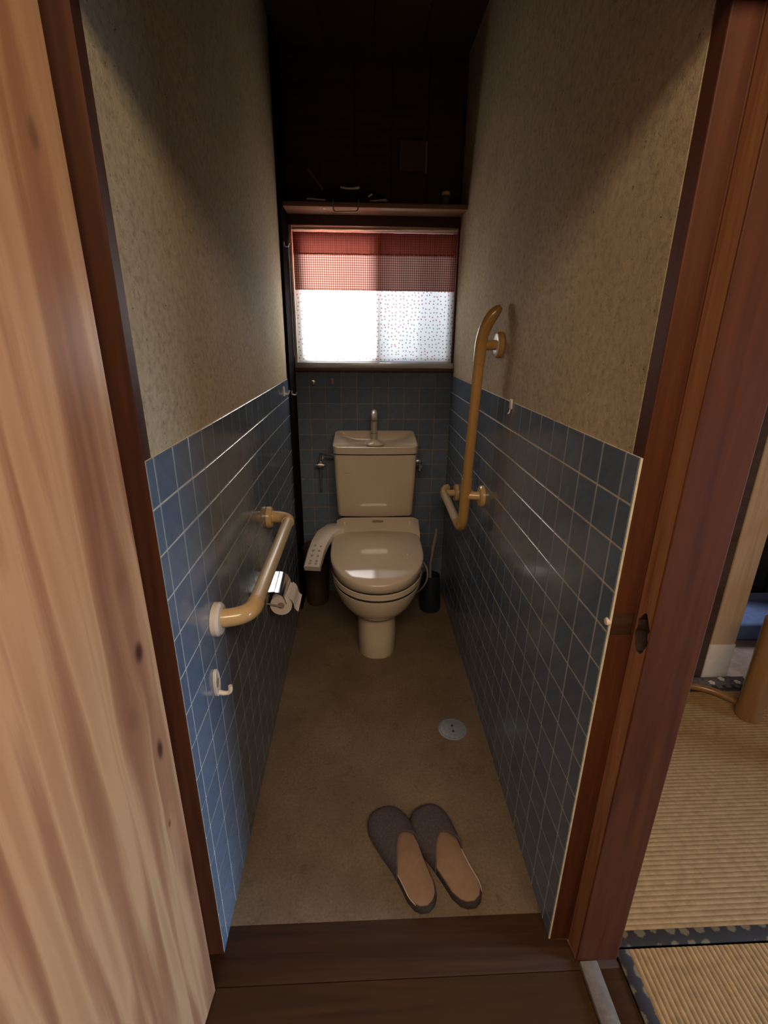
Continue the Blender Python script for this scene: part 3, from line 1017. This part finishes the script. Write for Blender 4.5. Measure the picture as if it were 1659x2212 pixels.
MB().rings([lid_r(0.98, 0.3925, False), lid_r(1.0, 0.3945, False), lid_r(1.0, 0.4235), lid_r(0.995, 0.4275), lid_r(0.982, 0.4298), lid_r(0.95, 0.4308), lid_r(0.85, 0.4312), lid_r(0.75, 0.4312),
            lid_r(0.65, 0.4312), lid_r(0.5, 0.4312), lid_r(0.35, 0.4312), lid_r(0.2, 0.4312), lid_r(0.06, 0.4312)]).obj('lid', 'ivory_plastic', tl, angle=75)


# hinge and spray unit across the back
def unit_profile(y0, y1):
    return [(y0, 0.36), (y0, 0.470), (y0 + 0.02, 0.494), (y0 + 0.06, 0.512), (y1 - 0.012, 0.528), (y1, 0.520), (y1, 0.36)]


mb = MB()
rr = []
for k in range(17):
    t = k / 16
    x = TX - 0.185 + t * 0.392
    bow = 0.016 * (1 - (2 * t - 1) ** 2)
    edge = 0.014 * max(0, abs(2 * t - 1) - 0.86) / 0.14
    rr.append([(x, y - (-bow if y < 2.12 else 0) * 1.0, z - (edge if z > 0.46 else 0)) for y, z in unit_profile(2.098, 2.205)])
mb.rings(rr)
mb.obj('spray_unit', 'ivory_plastic', tl, angle=40)
MB().box(TX - 0.015, TX + 0.035, 2.150, 2.166, 0.5215, 0.5235).obj('badge', 'hook_face', tl)

# control panel arm curving forward at the left
arm = MB()
ra = []
cen = [(TX - 0.165, 2.150, 0.502, 0.050), (TX - 0.205, 2.135, 0.504, 0.048), (TX - 0.236, 2.095, 0.494, 0.043), (TX - 0.258, 2.045, 0.472, 0.039), (TX - 0.272, 1.995, 0.446, 0.037), (TX - 0.281, 1.945, 0.418, 0.036), (TX - 0.285, 1.918, 0.404, 0.0355)]
for i, (x, y, z, hw) in enumerate(cen):
    p = Vector((x, y, z))
    a_ = Vector(cen[max(0, i - 1)][:3]); b_ = Vector(cen[min(len(cen) - 1, i + 1)][:3])
    t = (b_ - a_).normalized()
    side = Vector((t.y, -t.x, 0)).normalized()
    upv = side.cross(t).normalized()
    if upv.z < 0:
        upv = -upv
    th = 0.030
    ra.append([p + side * hw * s + upv * h for s, h in ((-1, -0.004), (-0.88, 0), (0.88, 0), (1, -0.004), (1, -th), (-1, -th))])
arm.rings(ra)
cpn = arm.obj('control_panel', 'panel_plastic', tl, angle=40)
for i, t in enumerate((0.18, 0.34, 0.50, 0.66, 0.82)):
    k0 = 3 + t * 3
    i0 = min(int(k0), 5); f_ = k0 - i0
    p = Vector(cen[i0][:3]).lerp(Vector(cen[i0 + 1][:3]), f_)
    tt = (Vector(cen[i0 + 1][:3]) - Vector(cen[i0][:3])).normalized()
    side = Vector((tt.y, -tt.x, 0)).normalized()
    upv = side.cross(tt).normalized()
    if upv.z < 0: upv = -upv
    for s in (-0.45, 0.30):
        c = p + side * 0.036 * s
        MB().lathe(c - upv * 0.001, upv, [(0, 0.0062), (0.0016, 0.0062), (0.0022, 0.0045), (0.0023, 0)], 12).obj('button', 'button', cpn)

# tank
def rrect(z, y0, y1, hw, r, n=6, cx=TX, bow=0.0):
    pts = []
    for (cxx, cyy, a0) in ((cx + hw - r, y1 - r, 0), (cx - hw + r, y1 - r, PI / 2), (cx - hw + r, y0 + r, PI), (cx + hw - r, y0 + r, PI * 1.5)):
        for k in range(n + 1):
            a = a0 + PI / 2 * k / n
            pts.append((cxx + r * math.cos(a), cyy + r * math.sin(a), z))
    return pts


def tank_ring(z, yf, yb, hw, r, bow):
    pts = []
    base = rrect(z, yf, yb, hw, r)
    out = []
    # subdivide the front edge for a bowed face
    for i, p in enumerate(base):
        out.append(p)
        if i == 20:
            pass
    n = len(out)
    res = []
    for i in range(n):
        a, b = out[i], out[(i + 1) % n]
        res.append(a)
        if i in (6, 20):
            for k in range(1, 10):
                t = k / 10
                res.append((a[0] + (b[0] - a[0]) * t, a[1], z))
    return [(x, y - (bow * (1 - ((x - TX) / hw) ** 2) if y < (yf + yb) / 2 else 0), zz) for x, y, zz in res]


MB().rings([tank_ring(0.520, 2.238, 2.405, 0.180, 0.02, 0.012), tank_ring(0.535, 2.234, 2.408, 0.184, 0.022, 0.013), tank_ring(0.70, 2.225, 2.41, 0.191, 0.022, 0.014),
            tank_ring(0.828, 2.218, 2.412, 0.1945, 0.022, 0.014)]).obj('tank', 'ceramic', tl, angle=50)
MB().box(TX - 0.187, TX + 0.187, 2.219, 2.405, 0.826, 0.836).obj('tank_gap', 'dark_gap', tl, smooth=False)
# tank lid with a sloping hand basin
def lid_ring(zf, zb, yf, yb, hw, r, bow):
    return [(x, y, zf + (zb - zf) * min(1, max(0, (y - yf) / (yb - yf)))) for x, y, z in tank_ring(0, yf, yb, hw, r, bow)]


mb = MB()
mb.rings([lid_ring(0.8345, 0.8345, 2.214, 2.416, 0.1975, 0.026, 0.014), lid_ring(0.866, 0.902, 2.212, 2.416, 0.1985, 0.028, 0.015), lid_ring(0.8695, 0.907, 2.217, 2.412, 0.194, 0.028, 0.015),
          lid_ring(0.868, 0.904, 2.226, 2.405, 0.185, 0.028, 0.014), lid_ring(0.862, 0.886, 2.245, 2.395, 0.165, 0.03, 0.012), lid_ring(0.855, 0.866, 2.275, 2.375, 0.12, 0.03, 0.008),
          lid_ring(0.852, 0.858, 2.295, 2.355, 0.06, 0.02, 0.004)])
tld = mb.obj('tank_lid', 'ceramic', tl, angle=45)
MB().lathe((TX - 0.003, 2.338, 0.856), (0, 0, 1), [(0, 0.050), (0.007, 0.044), (0.013, 0.034), (0.018, 0.026), (0.021, 0.02), (0.022, 0)], 28).obj('faucet_base', 'ceramic', tld)
fp = [(TX - 0.004, 2.345, 0.872), (TX - 0.004, 2.345, 0.965)] + arc((TX - 0.004, 2.345, 0.972), (TX - 0.004, 2.345, 1.010), (TX - 0.004, 2.312, 1.008), 8) + [(TX - 0.004, 2.292, 1.000), (TX - 0.004, 2.282, 0.985)]
fc = MB().tube(fp, [0.0165, 0.0155] + [0.0152] * 9 + [0.0148, 0.0135], 18).obj('faucet', 'tap_metal', tl, angle=60)
MB().lathe((TX - 0.004, 2.345, 0.905), (0, 0, 1), [(0, 0.0158), (0.002, 0.0172), (0.004, 0.0158)], 18).obj('collar', 'chrome', fc)
# badge marks on the tank face
for (x0, x1, z0, z1) in ((-0.087, -0.055, 0.7415, 0.7430), (-0.087, -0.081, 0.7500, 0.7512), (-0.060, -0.052, 0.7500, 0.7512), (-0.0735, -0.0715, 0.7620, 0.7640), (0.174, 0.192, 0.7725, 0.7750)):
    xm = (x0 + x1) / 2
    yf = 2.222 - 0.014 * (1 - ((xm - TX) / 0.193) ** 2) + 0.0005
    MB().box(x0, x1, yf - 0.0008, yf + 0.003, z0, z1).obj('printed_mark', 'hook_face', tl, smooth=False)
# flush lever
lv = MB()
lv.lathe((TX + 0.190, 2.285, 0.782), (1, 0, 0), [(0, 0.015), (0.006, 0.015), (0.008, 0.011), (0.022, 0.011), (0.026, 0.014), (0.034, 0.012), (0.035, 0)], 18)
lv.box(TX + 0.212, TX + 0.226, 2.276, 2.290, 0.735, 0.787, 0.003)
lv.obj('flush_lever', 'chrome', tl)
# supply pipe with its stop valve
MB().tube([(TX - 0.19, 2.33, 0.800), (-0.185, 2.345, 0.800)] + arc((-0.196, 2.36, 0.800), (-0.211, 2.38, 0.80), (-0.211, 2.39, 0.786)) + [(-0.211, 2.392, 0.70), (-0.211, 2.392, 0.60)], 0.0048, 12).obj('supply_pipe', 'steel', tl)
vv = MB().lathe((-0.211, 2.37, 0.742), (0, 1, 0), [(0, 0.012), (0.006, 0.016), (0.02, 0.013), (0.06, 0.011), (0.061, 0)], 16).obj('stop_valve', 'steel', tl)
MB().box(-0.232, -0.190, 2.362, 2.370, 0.738, 0.746, 0.002).obj('valve_handle', 'steel', vv)
# wash unit hose and power cord
MB().tube(arc((TX + 0.190, 2.02, 0.40), (TX + 0.245, 1.94, 0.375), (TX + 0.222, 1.955, 0.30), 12) + arc((TX + 0.214, 1.96, 0.28), (TX + 0.19, 1.99, 0.22), (TX + 0.15, 2.06, 0.17), 10), 0.0038, 8).obj('power_cord', 'cord', tl)
MB().box(TX + 0.186, TX + 0.212, 1.99, 2.05, 0.370, 0.425, 0.006).obj('side_switch', 'ivory_plastic', tl)

# ------------------------------------------------------------------ grab bars
gl = thing('grab_bar', (XL, 1.25, 0.765), 'beige ribbed horizontal grab bar on the left tiled wall', 'grab bar')
bx = XL + 0.078
zb_ = 0.764
for (yf, sg) in ((0.937, 1), (1.575, -1)):
    MB().lathe((XL + 0.0005, yf, zb_ - 0.002), (1, 0, 0), [(0, 0.0375), (0.011, 0.0375), (0.017, 0.033), (0.018, 0.0215), (0.019, 0.0)], 32).obj('flange', 'flange_white' if sg > 0 else 'bar_beige', gl)
    e = arc((XL + 0.012, yf, zb_), (bx + 0.004, yf + 0.004 * sg, zb_), (bx, yf + 0.062 * sg, zb_ + 0.002), 12)
    MB().tube(e, 0.0205, 20).obj('elbow', 'bar_beige', gl)
y0, y1 = 0.937 + 0.060, 1.575 - 0.060
pts, rad = [], []
nr = 66
for i in range(nr * 2 + 1):
    pts.append((bx, y0 + (y1 - y0) * i / (nr * 2), zb_ + 0.002))
    rad.append(0.0180 if i % 2 else 0.0174)
MB().tube(pts, rad, 20).obj('grip', 'bar_grip', gl, angle=80)

gr = thing('grab_bar', (XR, 1.7, 0.8), 'amber L-shaped grab bar on the right wall, tall upright with a low end', 'grab bar')
gx = XR - 0.062
top = Vector((gx, 1.590, 1.375))
lowp = Vector((gx, 1.672, 0.790))
elb = Vector((gx, 1.706, 0.665))
far = Vector((gx, 2.08, 0.665))
# upper curl bending to the wall
cur = arc((gx, 1.600, 1.315), (gx, 1.588, 1.395), (gx + 0.048, 1.575, 1.435), 12)
MB().tube([(gx, 1.606, 1.27)] + cur, [0.0190] * 9 + [0.0188, 0.018, 0.0165, 0.0135, 0.008], 20).obj('upper_end', 'bar_amber', gr)
MB().tube([(gx, 1.6055, 1.272), (gx, 1.660, 0.872)], 0.0172, 20).obj('upright', 'bar_amber', gr)
MB().tube([(gx, 1.660, 0.874), (gx, 1.671, 0.79)], 0.0195, 20).obj('tee_sleeve', 'bar_amber', gr)
MB().tube([(gx, 1.671, 0.79)] + arc((gx, 1.680, 0.725), (gx, 1.690, 0.655), (gx, 1.765, 0.658), 10) + [(gx, 1.785, 0.659)], 0.0190, 20).obj('elbow', 'bar_amber', gr)
MB().tube([(gx, 1.783, 0.659), (gx, 2.075, 0.671)], 0.0172, 20).obj('low_grip', 'bar_grip', gr)
MB().tube([(gx, 2.073, 0.671)] + arc((gx, 2.10, 0.672), (gx, 2.155, 0.676), (gx + 0.03, 2.158, 0.694), 8), [0.019] * 8 + [0.016, 0.011], 18).obj('lower_end', 'bar_beige', gr)
for (yy, zz, yb, zb2, mm) in ((1.604, 1.325, 1.600, 1.325, 'bar_amber'), (1.655, 0.808, 1.668, 0.808, 'bar_beige'), (2.112, 0.676, 2.108, 0.674, 'bar_beige')):
    fl = MB().lathe((XR - 0.0005 if zz < 1.17 else PR - 0.0005, yy, zz), (-1, 0, 0), [(0, 0.0395), (0.010, 0.0395), (0.015, 0.035), (0.016, 0.021), (0.017, 0)], 32).obj('flange', mm, gr)
    if zz > 1.17:
        MB().lathe((PR - 0.016, yy, zz), (-1, 0, 0), [(0, 0.036), (0.0015, 0.034), (0.002, 0.02), (0.0021, 0)], 28).obj('flange_cover', 'flange_white', fl)
    MB().tube([(XR - 0.008, yy, zz), (gx, yb, zb2)], 0.0155, 18).obj('bracket_arm', mm, gr)

# ------------------------------------------------------------------ paper holder and roll
hd = thing('paper_holder', (XL, 1.50, 0.52), 'chrome toilet paper holder with a hood on the left tiled wall', 'holder')
y0, y1 = 1.438, 1.562
prof = [(XL + 0.0012, 0.556), (XL + 0.030, 0.557), (XL + 0.048, 0.553), (XL + 0.060, 0.541), (XL + 0.066, 0.527), (XL + 0.070, 0.512)]
mb = MB()
outer = prof
inner = [(x - 0.0012, z - 0.0016) for x, z in prof]
ringp = outer + list(reversed(inner))
mb.rings([[(x, y0, z - 0.0075) for x, z in ringp], [(x, y1, z + 0.0055) for x, z in ringp]])
mb.obj('hood', 'chrome', hd, angle=50)
MB().box(XL + 0.0004, XL + 0.004, y0, y1, 0.455, 0.558, 0.001).obj('back_plate', 'chrome', hd)
for yy in (y0 + 0.0015, y1 - 0.0015):
    MB().tube([(XL + 0.003, yy, 0.505), (XL + 0.03, yy, 0.498), (XL + 0.052, yy, 0.4915)], 0.0030, 8).obj('arm', 'steel', hd)
rl = thing('toilet_roll', (XL + 0.05, 1.5, 0.4925), 'partly used toilet roll under the chrome hood', 'toilet roll')
rcx, rcz = XL + 0.0495, 0.4925
mb = MB()
n = 32
rO, rI = 0.0362, 0.0115
ringO0 = [(rcx + rO * math.cos(2 * PI * k / n), 1.446, rcz + rO * math.sin(2 * PI * k / n)) for k in range(n)]
ringO1 = [(x, 1.556, z) for x, _, z in ringO0]
ringI0 = [(rcx + rI * math.cos(2 * PI * k / n), 1.446, rcz + rI * math.sin(2 * PI * k / n)) for k in range(n)]
ringI1 = [(x, 1.556, z) for x, _, z in ringI0]
mb.rings([ringI0, ringO0, ringO1, ringI1, ringI0], cap=False)
mb.obj('paper', 'paper', rl, angle=50)
MB().lathe((rcx, 1.4435, rcz), (0, 1, 0), [(0, 0.004), (0.0005, 0.0112), (0.115, 0.0112), (0.1155, 0.004)], 18).obj('core', 'card', rl)
# torn tail hanging at the outer side
tail = [(rcx + 0.027, 0.520), (rcx + 0.0375, 0.510), (rcx + 0.0425, 0.498), (rcx + 0.0440, 0.484), (rcx + 0.050, 0.472), (rcx + 0.056, 0.468)]
ringp = tail + [(x + 0.0008, z + 0.0008) for x, z in reversed(tail)]
MB().rings([[(x, 1.4475, z) for x, z in ringp], [(x, 1.50, z) for x, z in ringp], [(x, 1.554, z + 0.004) for x, z in ringp]]).obj('loose_sheet', 'paper', rl)

# ------------------------------------------------------------------ hooks and small fittings
hk = thing('wall_hook', (XL, 0.897, 0.622), 'large cream oval hook on the left tiles below the grab bar', 'hook')
ov = []
n = 28
oy, oz = 0.893, 0.6285
o_out = [(0.0155 * math.cos(2 * PI * k / n), 0.0345 * math.sin(2 * PI * k / n)) for k in range(n)]
mb = MB()
mb.rings([[(XL + 0.0003, oy + a, oz + b) for a, b in o_out], [(XL + 0.0055, oy + a, oz + b) for a, b in o_out], [(XL + 0.0070, oy + a * 0.86, oz + b * 0.92) for a, b in o_out],
          [(XL + 0.0052, oy + a * 0.70, oz + b * 0.84) for a, b in o_out]])
mb.obj('base', 'hook_cream', hk)
MB().lathe((XL + 0.005, oy, oz), (1, 0, 0), [(0, 0.0105), (0.0008, 0.0102), (0.001, 0)], 20).obj('inset', 'hook_face', hk)
hkb = bpy.data.objects[-1] if False else None
MB().tube([(XL + 0.004, oy + 0.001, oz - 0.026), (XL + 0.014, oy + 0.002, oz - 0.030)] + arc((XL + 0.020, oy + 0.003, oz - 0.031), (XL + 0.030, oy + 0.004, oz - 0.031), (XL + 0.0305, oy + 0.004, oz - 0.020), 8) + [(XL + 0.0305, oy + 0.004, oz - 0.012)],
          [0.006, 0.0055] + [0.005] * 9 + [0.0046], 12).obj('prong', 'hook_cream', hk)


def small_hook(base, nrm, label, mat='hook_cream', h=0.034, wd=0.014, plate=True):
    b, nv = Vector(base), Vector(nrm)
    sd = Vector((0, 0, 1)).cross(nv)
    t = thing('small_hook', base, label, 'hook')
    mb = MB()
    a, hh = wd / 2, h / 2
    out = [(-a, -hh), (a, -hh), (a, hh * 0.8), (a * 0.5, hh), (-a * 0.5, hh), (-a, hh * 0.8)]
    if plate:
        mb.rings([[b + nv * 0.0003 + sd * p + Vector((0, 0, r)) for p, r in out], [b + nv * 0.0035 + sd * p * 0.9 + Vector((0, 0, r * 0.95)) for p, r in out]])
        mb.obj('plate', mat, t)
    else:
        MB().lathe(b + nv * 0.0003, nv, [(0, 0.009), (0.003, 0.009), (0.004, 0.005), (0.0041, 0)], 16).obj('plate', mat, t)
    p = [b + nv * 0.002 + Vector((0, 0, -hh * 0.35)), b + nv * 0.012 + Vector((0, 0, -hh * 0.55)), b + nv * 0.019 + Vector((0, 0, -hh * 0.5)), b + nv * 0.0225 + Vector((0, 0, -hh * 0.05)), b + nv * 0.023 + Vector((0, 0, hh * 0.2))]
    MB().tube(p, [0.0035, 0.0033, 0.0032, 0.0032, 0.0038], 10).obj('prong', mat, t)
    return t


small_hook((XL, 2.098, 1.128), (1, 0, 0), 'small cream hook at the far end of the left tiles', h=0.040)
small_hook((-0.3175, 2.262, 1.105), (1, 0, 0), 'small steel hook on the black corner post, at wainscot height', 'steel', plate=False)
small_hook((-0.3175, 2.262, 1.700), (1, 0, 0), 'small steel hook high on the black corner post, beside the curtain', 'steel', plate=False)
small_hook((-0.236, YB, 1.137), (0, -1, 0), 'left small steel hook on the top row of back tiles', 'steel', plate=False)
small_hook((-0.143, YB, 1.142), (0, -1, 0), 'small clear hook right of the steel one on the back tiles', 'brush_handle', plate=True, h=0.03)
cl = thing('adhesive_clip', (XR, 1.418, 1.163), 'small white clip at the top edge of the right tiles', 'clip')
MB().box(XR - 0.006, XR - 0.0003, 1.409, 1.427, 1.152, 1.180, 0.002).obj('body', 'flange_white', cl)
MB().tube([(XR - 0.004, 1.418, 1.153), (XR - 0.006, 1.4175, 1.142), (XR - 0.010, 1.417, 1.1385)], 0.0018, 8).obj('prong', 'flange_white', cl)

# ------------------------------------------------------------------ floor drain
dn = thing('floor_drain', (0.322, 1.388, 0.0), 'round grey metal drain cover on the toilet floor', 'drain')
MB().lathe((0.322, 1.388, 0.0002), (0, 0, 1), [(0, 0.052), (0.002, 0.0525), (0.0035, 0.050), (0.0035, 0.0465), (0.0026, 0.046), (0.0026, 0.0)], 40).obj('rim', 'drain_steel', dn)
MB().lathe((0.322, 1.388, 0.0027), (0, 0, 1), [(0, 0.0445), (0.0018, 0.044), (0.0026, 0.041), (0.0030, 0.0)], 40).obj('cover', 'drain_steel', dn)
for sy in (-1, 1):
    MB().lathe((0.322, 1.388 + sy * 0.013, 0.0054), (0, 0, 1), [(0, 0.0050), (0.0005, 0.0050), (0.0006, 0)], 14).obj('lift_hole', 'dark_gap', dn)
for k in range(12):
    a = 2 * PI * k / 12 + 0.1
    MB().box(-0.003, 0.003, -0.0012, 0.0012, 0, 0.0012).obj('raised_mark', 'drain_steel', dn)
    o = bpy.context.scene.objects[-1] if False else COL.objects[-1]
    o.matrix_parent_inverse = parent_inv(dn)
    o.location = (0.322 + 0.033 * math.cos(a), 1.388 + 0.033 * math.sin(a), 0.0050)
    o.rotation_euler = (0, 0, a)

# ------------------------------------------------------------------ slippers


def foot(t, s):
    """half widths (left, right) of a slipper outline at t along its length (0 heel, 1 toe); s=+1 mirrors"""
    kv = [(0, .0), (.02, .019), (.06, .031), (.14, .040), (.28, .042), (.42, .046), (.56, .054), (.70, .059), (.80, .058), (.88, .051), (.94, .038), (.98, .021), (1, .0)]
    for (a, wa), (b, wb) in zip(kv, kv[1:]):
        if a <= t <= b:
            w_ = wa + (wb - wa) * (t - a) / (b - a)
            break
    off = s * 0.006 * math.sin(PI * t) if t > 0 else 0
    return off - w_, off + w_


def slipper(name, heel, toe, s, label):
    h, t_ = Vector((*heel, 0)), Vector((*toe, 0))
    d = t_ - h
    Ln = d.length
    d.normalize()
    sd = Vector((d.y, -d.x, 0))
    root = thing(name, ((h + t_) / 2)[:], label, 'slipper', 'pair of slippers on the toilet floor')
    ts = [0, .005, .02, .04, .06, .10, .14, .21, .28, .35, .42, .49, .56, .63, .70, .76, .82, .86, .90, .93, .96, .985, 1.0]

    def outline(k, z):
        Lp = [h + d * (Ln * (0.5 + (t - 0.5) * k)) + sd * foot(t, s)[0] * k + Vector((0, 0, z)) for t in ts]
        Rp = [h + d * (Ln * (0.5 + (t - 0.5) * k)) + sd * foot(t, s)[1] * k + Vector((0, 0, z)) for t in reversed(ts[1:-1])]
        return Lp + Rp
    MB().rings([outline(0.985, 0.0005), outline(1.0, 0.004), outline(1.0, 0.016), outline(0.985, 0.020)]).obj('sole', 'slipper_sole', root, angle=60)
    MB().rings([outline(0.945, 0.0202), outline(0.945, 0.0235), outline(0.90, 0.0255)]).obj('insole', 'insole', root, angle=60)

    # upper shell
    def shell(sc, up):
        rs = []
        NS, NA = 18, 20
        for i in range(NS + 1):
            a = i / NS
            ring = []
            for j in range(NA + 1):
                th = PI * j / NA
                slant = math.cos(th)
                t0 = 0.585 - 0.16 * abs(math.cos(th)) ** 1.6 - slant * (0.10 if s > 0 else 0.05)     # opening lip, lower at the sides
                t = t0 + (0.992 - t0) * (1 - (1 - a) ** 1.25)
                l, r = foot(min(t, 0.9999), s)
                mid, hw = (l + r) / 2, (r - l) / 2 * sc + 0.001
                hz = (0.062 - 0.022 * max(0, (t - 0.5) / 0.5) ** 1.3) * (1 - max(0, (t - 0.86) / 0.14) ** 3 * 0.75)
                x = mid - hw * math.cos(th)
                z = 0.012 + up + (hz - 0.012) * math.sin(th) ** 0.75 * sc
                ring.append(h + d * (Ln * t) + sd * x + Vector((0, 0, z)))
            rs.append(ring)
        return rs
    so, si = shell(1.03, 0.0), shell(0.97, -0.0012)
    mb = MB()
    mb.rings(so, cap=False, close=False)
    mb.rings(si, cap=False, close=False)
    mb.rings([so[0], si[0]], cap=False, close=False)
    mb.obj('upper', 'slipper_felt', root, angle=80)
    MB().tube([p + Vector((0, 0, 0.0)) for p in so[0]], 0.0022, 8).obj('binding', 'slipper_felt', root)
    # pale inner rim seen beside the insole
    rim = []
    for t in [0.06 + 0.38 * i / 12 for i in range(13)]:
        l, r = foot(t, s)
        rim.append(h + d * Ln * t + sd * ((l if s > 0 else r) * 0.95) + Vector((0, 0, 0.0245)))
    MB().tube(rim, [0.0006] + [0.0014] * 11 + [0.0006], 6).obj('lining_edge', 'insole_rim', root)


slipper('slipper', (0.158, 0.790), (0.040, 1.070), 1, 'left grey felt slipper, toe towards the toilet, nearer the middle of the floor')
slipper('slipper', (0.276, 0.796), (0.168, 1.074), -1, 'right grey felt slipper, toe towards the toilet, nearer the right wall')

# ------------------------------------------------------------------ brush and bin in the dark corners
br = thing('toilet_brush', (0.350, 2.23, 0.0), 'toilet brush with pale handle in a dark holder right of the bowl', 'brush')
MB().lathe((0.350, 2.23, 0.0), (0, 0, 1), [(0, 0.052), (0.01, 0.055), (0.19, 0.045), (0.20, 0.042), (0.196, 0.036), (0.10, 0.036)], 26).obj('holder', 'brush_holder', br)
MB().tube([(0.345, 2.235, 0.16), (0.342, 2.225, 0.27), (0.346, 2.22, 0.30), (0.350, 2.215, 0.36), (0.358, 2.205, 0.42), (0.360, 2.20, 0.464)], [0.008, 0.006, 0.0065, 0.009, 0.0085, 0.0055], 12).obj('handle', 'brush_handle', br)
bn = thing('waste_bin', (-0.245, 2.32, 0.0), 'brown lidded bin in the back left corner beside the toilet', 'bin')
MB().lathe((-0.245, 2.32, 0.0), (0, 0, 1), [(0, 0.052), (0.004, 0.056), (0.30, 0.066), (0.305, 0.064)], 28).obj('body', 'bin', bn)
MB().lathe((-0.245, 2.32, 0.305), (0, 0, 1), [(0, 0.069), (0.018, 0.069), (0.028, 0.060), (0.032, 0.02), (0.033, 0)], 28).obj('lid', 'bin', bn)
